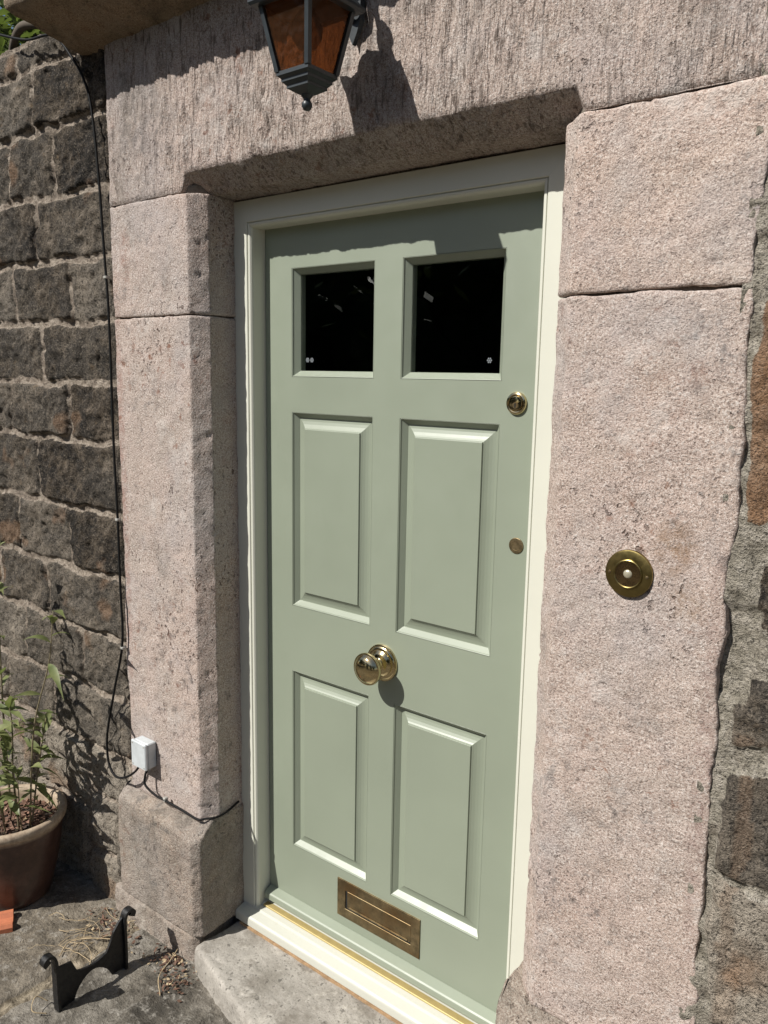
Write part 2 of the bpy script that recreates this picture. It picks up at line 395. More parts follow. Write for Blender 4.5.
# ------------------------------------------------------------------ setting
def grid_patch(x0, x1, y0, y1, step, fn):
    xs = np.arange(x0, x1 + 1e-6, step); ys = np.arange(y0, y1 + 1e-6, step)
    X, Y = np.meshgrid(xs, ys, indexing='ij'); nx, ny = X.shape
    V, A = fn(X.ravel(), Y.ravel())
    I = np.arange(nx * ny).reshape(nx, ny)
    F = np.stack([I[:-1, :-1], I[1:, :-1], I[1:, 1:], I[:-1, 1:]], -1).reshape(-1, 4)
    return V, F, A
GZ = -.20
gm = MB(); gm.add([(-60, -60, GZ - .05), (60, -60, GZ - .05), (60, 60, GZ - .05), (-60, 60, GZ - .05)], [(0, 1, 2, 3)])
tag(gm.build('ground', M['ground']), kind='structure')

def rect_field(P2, rects, warp_amp=.006, warp_sc=14, seed=0, r=.018):
    """signed inside distance to the nearest stone; stone index"""
    n = len(P2); P3 = np.c_[P2[:, 0], np.zeros(n), P2[:, 1]]
    wx = fbm(P3, warp_sc, 3, seed) * warp_amp; wz = fbm(P3, warp_sc, 3, seed + 9) * warp_amp
    x = P2[:, 0] + wx; z = P2[:, 1] + wz
    best = np.full(n, -1e9); idx = np.zeros(n, int)
    for i, q in enumerate(rects):
        x0, x1, z0, z1 = q[:4]; tl = q[6] if len(q) > 6 else 0
        zz = z - tl * (x - (x0 + x1) / 2)
        hx = (x1 - x0) / 2; hz = (z1 - z0) / 2; rr = min(r, hx * .8, hz * .8)
        qx = np.abs(x - (x0 + x1) / 2) - (hx - rr); qz = np.abs(zz - (z0 + z1) / 2) - (hz - rr)
        d = -(np.hypot(np.maximum(qx, 0), np.maximum(qz, 0)) + np.minimum(np.maximum(qx, qz), 0) - rr)
        u = d > best; best[u] = d[u]; idx[u] = i
    return best, idx

# flagstones in front of the wall (one paved surface)
def flags(X, Y):
    rects = [(-1.75, -.825, -.98, -.02, .3), (-.795, .15, -1.25, -.02, -.1), (-1.75, -.825, -2.1, -1.0, .2), (-.795, -.1, -2.3, -1.28, .5),
             (-2.6, -1.78, -1.4, -.02, .4), (.18, 1.0, -1.5, -.02, .3), (1.03, 2.2, -1.3, -.02, .1), (-.07, .9, -2.4, -1.53, .2), (.93, 2.2, -2.5, -1.33, .4), (-2.6, -1.78, -2.5, -1.43, .1), (-1.75, -.825, -2.6, -2.13, .3)]
    d, i = rect_field(np.c_[X, Y], rects, .016, 7, 3, .03)
    P = np.c_[X, Y, 0 * X]
    # a crack across the left flagstone and a sunken chip by the wall
    cx = -.905 + .25 * (Y + .38) + .018 * fbm(P, 16, 3, 41); crack = np.exp(-((X - cx) / .006) ** 2) * sstep(-.52, -.46, Y) * sstep(-.24, -.30, Y)
    m = 1 - sstep(-.002, .012, d)
    z = GZ + sstep(-.004, .016, d) * .014 + fbm(P, 5, 4, 11) * .0045 + fbm(P, 38, 3, 5) * .0036 - crack * .009
    z = z + m * fbm(P, 55, 3, 77) * .006
    tone = np.array([q[4] for q in rects])[i] + fbm(P, 3, 3, 8) * .35
    # worn lighter, browner triangular flag next to the wall
    tone = tone + .5 * sstep(cx - .01, cx + .01, X) * sstep(-.55, -.45, Y) * (X < -.81)
    return np.c_[X, Y, z], {'mortar': np.clip(m + crack * .3, 0, 1), 'tone': np.clip(tone, 0, 1)}
V, F, A = grid_patch(-2.4, 2.0, -2.4, -.06, .0085, flags)
tag(build('path', V, F, M['flag'], None, True, attrs=A), kind='structure')

# dark hallway behind the door (closed box, seen only through the two panes)
hb = MB(); hb.box(-.9, .9, .062, 2.6, -.2, 2.45); del hb.F[2]
hall = hb.build('hallway', M['inside']); tag(hall, kind='structure')

# ------------------------------------------------------------------ left coursed wall
rs = random.Random(11)
beds = [2.62, 2.535, 2.347, 2.148, 1.95, 1.758, 1.57, 1.385, 1.163, .95, .75, .535, .335]
known = {0: [-1.387], 1: [-1.298], 2: [-1.194, -1.469], 3: [-1.319], 4: [-1.127, -1.484], 5: [-1.321], 6: [-1.174, -1.554], 7: [-1.377], 8: [-1.207, -1.547], 9: [-1.369], 10: [-1.16, -1.545], 11: [-1.36]}
rects = []
for k in range(12):
    z1, z0 = beds[k], beds[k + 1]
    xs = [-.889] + known[k]
    while xs[-1] > -2.7: xs.append(xs[-1] - rs.uniform(.22, .36))
    for j in range(len(xs) - 1):
        a, b = xs[j + 1], xs[j]; g = .0080
        tone = rs.choice((0, 0, .08, .2, .34)) + max(0, (1.05 - z0)) * .62
        if (k, j) in ((6, 0), (8, 0), (2, 0)): tone = 0
        rects.append((a + g, b - g * .6, z0 + g, z1 - g, np.clip(tone, 0, 1), rs.uniform(.015, .024), rs.uniform(-.012, .012)))
# larger rough boulders at the foot
rects += [(-1.13, -.905, .17, .325, .95, .018, -.1), (-1.46, -1.15, .10, .325, 1.0, .022, .02), (-1.13, -.965, -.03, .155, .9, .02, .05), (-.955, -.90, -.05, .16, .6, .03, 0),
          (-1.50, -1.15, -.26, .085, .95, .03, -.03), (-1.135, -.93, -.27, -.045, .9, .03, .04), (-1.9, -1.48, .02, .325, .75, .05, .03), (-2.3, -1.92, .05, .325, .7, .05, 0), (-2.7, -2.32, 0, .325, .8, .05, 0), (-2.0, -1.52, -.27, .0, .7, .06, 0), (-2.7, -2.03, -.27, .03, .7, .06, 0)]
def wall_fn(rects, y0, seed, sc, mort, notch=None):
    def fn(X, Z):
        P = np.c_[X, 0 * X, Z]
        d, i = rect_field(np.c_[X, Z], rects, .0090, 13, seed, .014)
        R = np.array([[q[4], q[5]] for q in rects])
        m = 1 - sstep(-.001, .006, d)
        bul = R[i, 1]; edge = sstep(-.002, .011, d)
        rough = fbm(P, 13, 4, seed + 3) * .0085 + fbm(P, 55, 3, seed + 5) * .0050
        # chiselled flakes: ridged noise broken up by stone
        rid = (1 - np.abs(fbm(P + i[:, None] * 3.1, 22, 3, seed + 7))) * .006
        h = edge * (bul + rough + rid) + (1 - edge) * (mort + fbm(P, 34, 3, seed + 2) * .0065)
        h = h + (1 - sstep(-.002, .004, np.abs(d + .001))) * -.004
        tone = np.clip(R[i, 0] + fbm(P, 4, 3, seed + 8) * .14, 0, 1)
        return np.c_[X, y0 - h, Z], {'mortar': m, 'tone': tone, 'ochre': np.clip(fbm(P, 7, 4, seed + 12) * 1.6 - .95, 0, .5)}
    return fn
V, F, A = grid_patch(-2.35, -.884, -.27, 2.625, .0058, wall_fn(rects, -.160, 21, .02, .012))
# bring the lower boulders forward (the foot of the wall leans out)
V[:, 1] -= (1 - sstep(.0, .45, V[:, 2])) * .018
lw = empty('stone_wall', (-1.6, -.1, GZ), 'soot-blackened coursed stone wall left of the door, behind the potted plant', 'wall')
F = F[:, ::-1]
build('wall_face', V, F[:, ::-1], M['wall'], lw, True, attrs=A)
cb = MB(); cb.box(-2.35, -.94, -.14, .16, -.26, 2.60); cb.build('wall_core', M['mortar'], lw)

# ------------------------------------------------------------------ right rubble wall
RR = [(.915, 1.1, 1.765, 1.80, .3, .03, 0), (.908, .952, 1.37, 1.745, .5, .036, 0), (.962, 1.2, 1.35, 1.76, .25, .040, .05), (.945, 1.2, 1.205, 1.325, .05, .03, .1), (.918, 1.16, .985, 1.12, .25, .040, .08), (.926, 1.2, .735, .935, .25, .044, .03),
      (.922, 1.25, .43, .722, 1.0, .040, 0), (.930, 1.22, .05, .418, .8, .035, 0), (.92, 1.3, -.3, .02, .8, .03, 0), (.918, 1.26, 1.81, 2.12, .35, .02, 0), (.92, 1.2, 2.15, 2.5, .3, .02, 0),
      (1.16, 1.5, 1.35, 1.6, .4, .02, 0), (1.16, 1.45, 1.63, 1.79, .2, .03, 0), (1.23, 1.6, 1.0, 1.32, .3, .03, 0), (1.23, 1.5, .74, .97, .5, .03, 0), (1.28, 1.7, .43, .71, .6, .02, 0),
      (1.25, 1.6, .05, .40, .5, .03, 0), (1.33, 1.8, -.3, .02, .5, .02, 0), (1.29, 1.7, 1.82, 2.12, .3, .02, 0), (1.23, 1.7, 2.15, 2.5, .5, .02, 0), (.92, 1.3, 2.53, 2.8, .5, .02, 0), (1.33, 1.8, 2.53, 2.8, .5, .02, 0)]
def rfn(X, Z):
    V, A = wall_fn(RR, -.150, 61, .02, .035)(X, Z)
    P = np.c_[X, 0 * X, Z]
    slab = sstep(1.36, 1.37, Z) * sstep(1.80, 1.79, Z) * sstep(.955 + .01, .955 - .01, X + fbm(P, 20, 3, 5) * .02)
    A['ochre'] = np.clip(np.where((Z > 1.34) & (Z < 1.76) & (X < .956), .95 - A['mortar'] * .5 + fbm(P, 18, 3, 4) * .3, A['ochre'] + .25 * (np.abs(X - .955 - fbm(P, 9, 3, 33) * .02) < .012) * (Z < 1.0)), 0, 1)
    # smooth grey repair mortar beside the jamb
    pm = sstep(.955, .94, X + fbm(P, 25, 3, 9) * .012) * sstep(1.04, 1.07, Z) * sstep(1.24, 1.21, Z)
    V[:, 1] = V[:, 1] * (1 - pm) + (-.172 + fbm(P, 40, 3, 6) * .0015) * pm; A['mortar'] = np.maximum(A['mortar'], pm)
    return V, A
V, F, A = grid_patch(.878, 1.75, -.27, 2.75, .0075, rfn)
rw = empty('rubble_wall', (1.3, -.1, GZ), 'rough mortared rubble wall at the right edge beside the pink jamb', 'wall')
build('wall_face', V, F, M['wallR'], rw, True, attrs=A)
cb = MB(); cb.box(.93, 1.75, -.12, .2, -.26, 2.74); cb.build('wall_core', M['mortar'], rw)

# ------------------------------------------------------------------ dressed stone door surround
def round_poly(pts, rad, step):
    """closed 2D polygon -> resampled outline with rounded corners"""
    n = len(pts); P = [np.array(p, float) for p in pts]; R = rad if hasattr(rad, '__len__') else [rad] * n
    out = []
    for i in range(n):
        a, b, c = P[i - 1], P[i], P[(i + 1) % n]
        u = (a - b); lu = np.linalg.norm(u); u /= lu; w = (c - b); lw_ = np.linalg.norm(w); w /= lw_
        r = min(R[i], lu * .45, lw_ * .45)
        for t in (0, .25, .5, .75, 1):
            out.append((b + u * r) * (1 - t) ** 2 + 2 * b * t * (1 - t) + (b + w * r) * t ** 2)
    res = []
    m = len(out)
    for i in range(m):
        a, b = out[i], out[(i + 1) % m]; L = np.linalg.norm(b - a)
        k = max(1, int(round(L / step)))
        if L < 1e-6: continue
        for j in range(k): res.append(a + (b - a) * j / k)
    return np.array(res)
def loft(sections, rock=0, seed=0, dispf=None):
    """sections: list of (n,3) rings; closed caps; displaced along normals"""
    n = len(sections[0]); V = np.concatenate(sections); m = len(sections)
    I = np.arange(m * n).reshape(m, n); J = np.roll(I, -1, 1)
    F = np.stack([I[:-1], J[:-1], J[1:], I[1:]], -1).reshape(-1, 4).tolist()
    N = normals(V, F)
    c = V.mean(0)
    if (N * (V - c)).sum() < 0: N = -N; F = [f[::-1] for f in F]; caps = [list(I[0]), list(I[-1])[::-1]]
    else: caps = [list(I[0])[::-1], list(I[-1])]
    if dispf is not None: V = V + N * dispf(V)[:, None]
    return V, F + caps
def zblock(plan, rad, z0, z1, step, edge=.006, seed=0, amp=.0018, shape=None, extra=None, wob=.003):
    ring = round_poly(plan, rad, step); c = ring.mean(0)
    zs = [z0, z0 + edge * .3, z0 + edge] + list(np.arange(z0 + edge + step, z1 - edge - step * .5, step)) + [z1 - edge, z1 - edge * .3, z1]
    S = []
    for z in zs:
        e = edge * max(0, 1 - min(z - z0, z1 - z) / edge) ** 2
        r = ring + 0
        d = c - ring; r = ring + np.sign(d) * np.minimum(np.abs(d), e)
        P = np.c_[r, np.full(len(r), z)]
        if shape: P = shape(P)
        S.append(P)
    def df(V):
        h = fbm(V, 4, 3, seed) * wob * .5 + fbm(V, 22, 3, seed + 1) * amp + fbm(V, 75, 2, seed + 2) * amp * .38
        pit = np.clip(fbm(V, 60, 2, seed + 4) - .55, 0, 1) * -.008
        h = h + pit
        if extra: h = h + extra(V)
        return h
    return loft(S, dispf=df)
sur = empty('stone_door_surround', (0, -.1, GZ), 'pinkish sandstone door surround of lintel, jambs and plinth blocks framing the sage green door', 'door surround')
YF = -.19
def ragl(V, base):  # uneven outer edge of a jamb
    return V
planL = [(-.884, YF), (-.535, YF), (-.500, -.145), (-.500, .05), (-.884, .05)]
planR = [(.575, YF), (.895, YF), (.895, .05), (.530, .05), (.530, -.145)]
def edgeL(P):
    P = P.copy(); k = P[:, 0] < -.86; P[k, 0] += fbm(np.c_[0 * P[k, 2], 0 * P[k, 2], P[k, 2]], 6, 4, 3) * .006; return P
def edgeR(P):
    P = P.copy(); k = P[:, 0] > .86
    P[k, 0] += fbm(np.c_[0 * P[k, 2], 0 * P[k, 2], P[k, 2]], 11, 5, 5, .7) * .0042 + np.interp(P[k, 2], [.3, .7, 1.15, 1.4, 1.75, 2.07], [.020, .008, .002, .008, .0, .008]); return P
radL = [.004, .005, .004, .003, .003]; radR = [.004, .006, .003, .003, .004]
STEP = .0075
for z0, z1, sd in ((.262, 1.7600, 1), (1.7635, 2.0775, 31)):
    V, F = zblock(planL, radL, z0, z1, STEP, .0035, sd, shape=edgeL, wob=.0016); build('jamb_block', V, F, M['jamb'], sur, True)
    V, F = zblock(planR, radR, z0, z1, STEP, .004, sd + 60, .0020, shape=edgeR, wob=.0018); build('jamb_block', V, F, M['jamb'], sur, True)
mb = MB()
for poly in ([(-.87, -.176), (-.545, -.176), (-.512, -.135), (-.512, .06), (-.87, .06)], [(.888, -.176), (.888, .06), (.542, .06), (.542, -.135), (.585, -.176)]):
    mb.prism(poly, lambda p, t: (p[0], p[1], .2 + t), 1.9)
mb.box(.5035, .54, -.048, .03, -.05, 2.06)
mb.build('joint_mortar', M['mortar'], sur)
# plinth blocks with weathered sloping tops (chamfer stops)
def plinth_shape(sgn):
    def f(P):
        P = P.copy(); z = P[:, 2]; y = P[:, 1]
        top = .245 + (y + .24) * .95 + 0 * z
        xin = np.abs(P[:, 0])
        top = top - sstep(.60, .50, xin) * .022
        top = np.minimum(top, .283); base = -.088
        t = (z - base) / (.283 - base); P[:, 2] = base + t * (top - base)
        return P
    return f
planPL = [(-.895, -.242), (-.520, -.242), (-.498, -.222), (-.498, .05), (-.895, .05)]
planPR = [(.525, -.242), (.97, -.242), (.97, .05), (.505, .05), (.505, -.222)]
V, F = zblock(planPL, [.012, .007, .008, .003, .003], -.088, .283, STEP, .006, 91, .0026, shape=plinth_shape(-1), wob=.006); build('plinth_block', V, F, M['plinth'], sur, True)
V, F = zblock(planPR, [.008, .02, .003, .003, .008], -.088, .283, STEP, .006, 97, .0024, shape=plinth_shape(1), wob=.008); build('plinth_block', V, F, M['plinth'], sur, True)
V, F = zblock([(-.96, -.236), (-.545, -.236), (-.522, -.222), (-.522, .05), (-.96, .05)], [.03, .03, .02, .003, .003], -.27, -.092, STEP, .014, 131, .006, wob=.02); build('footing_stone', V, F, M['plinth'], sur, True)
# lintel: chamfered opening edge, tooled face
def lintel():
    xs = np.concatenate([[-.889, -.887, -.882], np.arange(-.876, 1.12, .0055), [1.12]])
    S = []
    # vertical weights for the face, then chamfer, soffit, back
    nf = 74; nc = 14; ns = 16; nb = 6
    for x in xs:
        b = float(sstep(-.556, -.532, x) * sstep(.588, .562, x))
        e = .007 * max(0, 1 - abs(x + .889) / .007)
        yf = YF + e
        zb = 2.080 + b * .045; zc = 2.080 + b * (-.004 + .0)
        zs_ = 2.080 - b * .002; yc = YF + (.004 if b < .02 else .004 + b * .062)
        zt = 2.515
        pts = [(yf, zt + (zb + .006 - zt) * i / nf) for i in range(nf)]
        pts += [(yf + .003, zb + .001)]
        pts += [(yf + .004 + (yc - yf - .004) * i / nc, zb + (zs_ - zb) * (i / nc) ** .9) for i in range(nc)]
        pts += [(yc + (.05 - yc) * i / ns, zs_ - b * .008 * i / ns) for i in range(ns)]
        pts += [(.05, zs_ + (zt - zs_) * i / nb) for i in range(nb)] + [(.05 + (yf - .05) * i / nb, zt) for i in range(nb)]
        S.append(np.array([(x, y, z) for y, z in pts]))
    def df(V):
        T = V.copy(); T[:, 0] = T[:, 0] + (T[:, 2] - 2.3) * .12 + fbm(V, 5, 2, 3) * .01
        st = fbm(np.c_[T[:, 0] * 62, T[:, 1] * 40, T[:, 2] * 11], 1, 3, 5)
        st2 = fbm(np.c_[T[:, 0] * 110, T[:, 1] * 60, T[:, 2] * 22], 1, 2, 15)
        fade = (1 - .72 * sstep(.30, .60, V[:, 0])) * (.55 + .45 * sstep(-.1, .35, fbm(V, 2.6, 2, 71)))
        fade = fade * (1 - .55 * sstep(2.36, 2.43, V[:, 2]))
        fade = fade * (1 - .6 * sstep(2.150, 2.128, V[:, 2]))
        soff = sstep(2.115, 2.09, V[:, 2]) * (V[:, 1] > -.12)
        h = (st * .0080 + st2 * .0040) * fade * (1 - .8 * soff)
        return h + fbm(V, 26, 3, 8) * .0016 + fbm(V, 5, 3, 2) * .002
    return loft(S, dispf=df)
V, F = lintel(); build('lintel', V, F, M['lintel'], sur, True)

# canopy slab over the door: underside rises slightly towards the front
def canopy():
    S = []
    for x in np.concatenate([[-1.0, -.998, -.990], np.arange(-.98, 1.2, .012), [1.2]]):
        e = .010 * max(0, 1 - abs(x + 1.0) / .010); dx = 0
        pts = []
        n = 26
        for i in range(n): t = i / n; pts.append((-.17 + (-.372 + e + .17) * t, 2.507 + .062 * t + e))
        pts += [(-.380 + e, 2.575 + e), (-.385 + e, 2.585)]
        for i in range(1, 10): pts.append((-.386 + e, 2.585 + .115 * i / 10))
        pts += [(-.385 + e, 2.70 - e)] + [(-.38 + .43 * i / 10, 2.705 - e + .01 * i / 10) for i in range(11)] + [(.05, 2.6), (.05, 2.507), (-.05, 2.507)]
        P = np.array([(x, y, z) for y, z in pts])
        # left end of the slab is cut back at an angle
        k = np.clip((P[:, 1] + .17) / -.21, 0, 1); P[:, 0] = np.where(x < -.9, x - k * .055 * ((-.9 - x) / .1), P[:, 0])
        S.append(P)
    return loft(S, dispf=lambda V: fbm(V, 8, 4, 44) * .006 + fbm(V, 40, 3, 45) * .003)
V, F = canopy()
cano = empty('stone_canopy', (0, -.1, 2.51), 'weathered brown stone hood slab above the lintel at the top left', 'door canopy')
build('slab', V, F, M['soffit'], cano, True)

# doorstep
def step():
    plan = [(-.514, -.247), (-.505, -.10), (-.5, -.06), (.52, -.06), (.53, -.42), (.1, -.395), (-.17, -.338), (-.30, -.305)]
    ring = round_poly(plan, [.02, .004, .004, .004, .01, .05, .05, .05], .008); c = ring.mean(0)
    S = []
    for z, s in [(-.24, 0), (-.2, 0), (-.17, 0), (-.15, 0), (-.135, 0), (-.122, .001), (-.112, .005), (-.106, .012), (-.104, .02)]:
        d = c - ring; r = ring + d / np.linalg.norm(d, axis=1)[:, None] * s
        S.append(np.c_[r, np.full(len(r), z)])
    for k in np.linspace(.06, .97, 36):
        r = S[8][:, :2] * (1 - k) + c * k; S.append(np.c_[r, np.full(len(r), -.104)])
    return loft(S, dispf=lambda V: fbm(V, 5, 3, 4) * .003 + fbm(V, 45, 3, 5) * .0022)
V, F = step()
tag(build('doorstep', V, F, M['step'], None, True, origin=(0, -.2, GZ)), 'worn pale grey stone step beneath the cream sill', 'doorstep')

# ------------------------------------------------------------------ door frame
XI = .4375; ZT = 2.0
fr = empty('door_frame', (0, -.03, -.04), 'cream painted timber frame and sill around the sage green door', 'door frame')
prof = [(0, .045), (0, -.043), (.0015, -.0475), (.0045, -.0515), (.0085, -.0528), (.0105, -.0525), (.0112, -.0495), (.0125, -.0495), (.0132, -.0535), (.0145, -.055), (.070, -.055), (.070, .045)]
def jambf(sx):
    mb_ = MB(); n = len(prof); V = []; 
    for (o, y) in prof: V.append((sx * (XI + o), y, -.075))
    for (o, y) in prof: V.append((sx * (XI + o), y, ZT + o))
    F = [(i, (i + 1) % n, n + (i + 1) % n, n + i) for i in range(n)] + [tuple(range(n)), tuple(range(2 * n - 1, n - 1, -1))]
    if sx > 0: F = [f[::-1] for f in F]
    return mb_.add(V, F)
for sx in (-1, 1): jambf(sx).build('frame_jamb', M['cream'], fr)
n = len(prof); V = [(-(XI + o), y, ZT + o) for o, y in prof] + [((XI + o), y, ZT + o) for o, y in prof]
MB().add(V, [(i, n + i, n + (i + 1) % n, (i + 1) % n) for i in range(n)] + [tuple(range(n))[::-1], tuple(range(n, 2 * n))]).build('frame_head', M['cream'], fr)
# sill with nosing; profile y,z
sp = [(.05, -.036), (.0, -.040), (-.030, -.044), (-.033, -.049), (-.055, -.052), (-.058, -.057), (-.086, -.063), (-.091, -.067), (-.092, -.072), (-.092, -.092), (-.089, -.096), (.05, -.096)]
n = len(sp); V = [(-.497, y, z) for y, z in sp] + [(.503, y, z) for y, z in sp]
MB().add(V, [(i, n + i, n + (i + 1) % n, (i + 1) % n) for i in range(n)] + [tuple(range(n))[::-1], tuple(range(n, 2 * n))]).build('sill', M['sill'], fr)
mb = MB(); mb.box(-.478, .50, -.0935, .04, -.1085, -.0968)
o = mb.build('packing_strip', M['stopper'], fr)
mb = MB(); mb.box(-.428, .43, -.0385, .03, -.0485, -.0425, .001); o = mb.build('threshold_strip', M['strip'], fr)

# ------------------------------------------------------------------ door
door = empty('front_door', (-XI, .02, 0), 'sage green six-panel timber front door with two small dark panes', 'door')
XS = [-.3335, -.0430, .0439, .3300]; ZS = [1.892, 1.601, 1.504, .945, .746, .182]
def leaf():
    gx = [-XI + .002] + XS + [XI - .002]; gz = [-.028, ZS[5], ZS[4], ZS[3], ZS[2], ZS[1], ZS[0], 2.012]
    holes = {(1, 1), (3, 1), (1, 3), (3, 3), (1, 5), (3, 5)}
    V = []; F = []; D = .045; idx = {}
    for k, y in enumerate((0, D)):
        for i, x in enumerate(gx):
            for j, z in enumerate(gz): idx[(k, i, j)] = len(V); V.append((x, y, z))
    for i in range(5):
        for j in range(7):
            a, b, c, d = (i, j), (i + 1, j), (i + 1, j + 1), (i, j + 1)
            if (i, j) in holes:
                for p, q in ((a, b), (b, c), (c, d), (d, a)): F.append((idx[(0, *p)], idx[(1, *p)], idx[(1, *q)], idx[(0, *q)]))
            else:
                F.append(tuple(idx[(0, *p)] for p in (a, b, c, d))); F.append(tuple(idx[(1, *p)] for p in (d, c, b, a)))
    rim = [(i, 0) for i in range(5)] + [(5, j) for j in range(7)] + [(i, 7) for i in range(5, 0, -1)] + [(0, j) for j in range(7, 0, -1)]
    for p, q in zip(rim, rim[1:] + rim[:1]): F.append((idx[(0, *q)], idx[(0, *p)], idx[(1, *p)], idx[(1, *q)]))
    return V, F
V, F = leaf(); build('door_leaf', V, F, M['sage'], door)
def ring(x0, x1, z0, z1, pf, fill=False, back=True):
    V = []; F = []
    for o, y in pf: V += [(x0 + o, y, z0 + o), (x1 - o, y, z0 + o), (x1 - o, y, z1 - o), (x0 + o, y, z1 - o)]
    for i in range(len(pf) - 1):
        for k in range(4):
            l = (k + 1) % 4; F.append((4 * i + k, 4 * i + l, 4 * i + 4 + l, 4 * i + 4 + k))
    if fill: m = 4 * (len(pf) - 1); F.append((m, m + 1, m + 2, m + 3))
    return MB().add(V, F)
mp = [(.0003, .0400), (.0003, .0012), (.0012, .0004), (.0026, .0012), (.0034, .0030), (.0034, .0040), (.0150, .0160), (.0154, .0172), (.0154, .040)]
wp = [(.0003, .0400), (.0003, .0012), (.0012, .0004), (.0026, .0012), (.0034, .0030), (.0034, .0040), (.0165, .0185), (.0168, .0215), (.0168, .040)]
for i, (x0, x1) in enumerate(((XS[0], XS[1]), (XS[2], XS[3]))):
    wf = ring(x0, x1, ZS[1], ZS[0], wp).build('window_frame', M['sage'], door)
    g = MB(); g.box(x0 + .0164, x1 - .0164, .0212, .027, ZS[1] + .0164, ZS[0] - .0164); pane = g.build('window_pane', M['glass'], door)
    # tiny etched flower mark near the lower corner of each pane
    e = MB(); cx = x0 + .040 if i == 0 else x1 - .046; cz = ZS[1] + .046
    for q in range(2 if i == 0 else 1):
        for a in range(7):
            w = a * 2 * PI / 6; rr = .0048 if a < 6 else 0
            e.lathe([(.0021, 0), (.0019, .0004), (0, .0005)], front(cx + q * .016 + rr * math.cos(w), cz + rr * math.sin(w), .0211), 10)
    e.build('etched_mark', M['etch'], pane)
    for (z1, z0) in ((ZS[2], ZS[3]), (ZS[4], ZS[5])):
        ring(x0, x1, z0, z1, mp).build('panel_moulding', M['sage'], door)
        b = .0146; pf = [(b, .030), (b, .0166), (b + .003, .0164), (b + .010, .0152), (b + .018, .0126), (b + .025, .0090), (b + .0290, .0062), (b + .0310, .0058), (b + .0314, .0022), (b + .0322, .0018)]
        ring(x0, x1, z0, z1, pf, True).build('panel', M['sage'], door)
# weather bar at the foot
wb = [(.0, .006), (-.004, .0045), (-.024, -.004), (-.028, -.007), (-.029, -.011), (-.029, -.024), (-.027, -.027), (-.020, -.0275), (0.001, -.0275)]
n = len(wb); V = []
xsb = [(-.4345, .45), (-.4335, .8), (-.430, 1.0), (.430, 1.0), (.4335, .8), (.4345, .45)]
for x, s in xsb: V += [(x, y * s - .0005, -.012 + (z + .012) * s) for y, z in wb]
F = [(k * n + i, (k + 1) * n + i, (k + 1) * n + (i + 1) % n, k * n + (i + 1) % n) for k in range(len(xsb) - 1) for i in range(n)] + [tuple(range(n))[::-1], tuple(range((len(xsb) - 1) * n, len(xsb) * n))]
MB().add(V, F).build('weather_bar', M['sage'], door)
# centre knob
KX, KZ = .003, .852
knob = empty('door_knob', (0, 0, 0), None, None); knob.parent = door; knob.location = (0, 0, 0)
bpy.data.objects.remove(knob)
rp = [(.0500, .0), (.0505, .003), (.0497, .0052), (.0472, .0066), (.0455, .0063), (.0445, .0074), (.0420, .0096), (.0378, .0106), (.0350, .0102), (.0325, .0118), (.0290, .0160), (.0230, .0182), (.0180, .0192), (.0160, .021)]
hp = [(.0150, .018), (.0135, .022), (.0125, .028), (.0135, .035), (.0170, .040), (.0240, .0435), (.0330, .0465), (.0385, .050), (.0408, .0535), (.0412, .0560), (.0402, .0585), (.0380, .0592), (.0368, .0590), (.0355, .0600), (.0320, .0635), (.0270, .0665), (.0200, .0690), (.0110, .0706), (.004, .0710), (0, .0711)]
hp = [(r_ * 1.06, .018 + (h_ - .018) * 1.27) for r_, h_ in hp]
kb = smooth_angle(MB().lathe(hp, front(KX, KZ, 0), 72).build('knob', M['brass'], door), 40)
smooth_angle(MB().lathe(rp, front(KX, KZ, -.0002), 72).build('rose', M['brass'], kb), 40)
# letter plate
lx0, lx1, lz0, lz1 = -.148, .149, .036, .154
lp = ring(lx0, lx1, lz0, lz1, [(0, .0), (0, -.0030), (.0004, -.0038), (.0292, -.0038), (.0297, -.0032), (.0298, .004)])
lo = lp.build('letter_plate', M['brass_dull'], door)
fl = MB(); fl.box(lx0 + .0375, lx1 - .0305, -.0030, -.0015, lz0 + .0350, lz1 - .0305, .0008); fo = fl.build('flap', M['brass_dull'], lo)
fl = MB(); fl.box(lx0 + .0296, lx1 - .0296, -.0010, .004, lz0 + .0296, lz1 - .0296); fl.build('slot', M['hole'], lo)
fl = MB(); fl.tube([(lx0 + .046, -.0036, lz0 + .0385), (lx1 - .040, -.0036, lz0 + .0385)], .0024, 8); fo2 = fl.build('pull_lip', M['brass_dull'], lo); smooth_angle(fo2)
# upper lock cylinder, lower plug
lk = smooth_angle(MB().lathe([(.0255, 0), (.0255, .004), (.0240, .0065), (.0205, .0080), (.0185, .0075), (.0175, .0060), (.0165, .0060), (.0160, .0085), (.0140, .0090), (0, .0090)], front(.3725, 1.552, 0), 56).build('lock_cylinder', M['brass'], door), 30)
kh = MB(); kh.lathe([(.0072, 0), (.0068, .0006), (0, .0007)], front(.3725, 1.5475, -.0091), 24); kh.build('key_barrel', M['brass_dull'], lk)
kh = MB(); kh.box(.3712, .3738, -.0104, -.0097, 1.5425, 1.5525); kh.build('keyhole', M['hole'], lk)
for k in range(3):
    pass
smooth_angle(MB().lathe([(.0185, 0), (.0185, .0018), (.0172, .0030), (.0110, .0034), (.0105, .0028), (.0040, .0026), (0, .0026)], front(.3870, 1.2275, 0), 48).build('lock_plug', M['brass_dull'], door), 30)

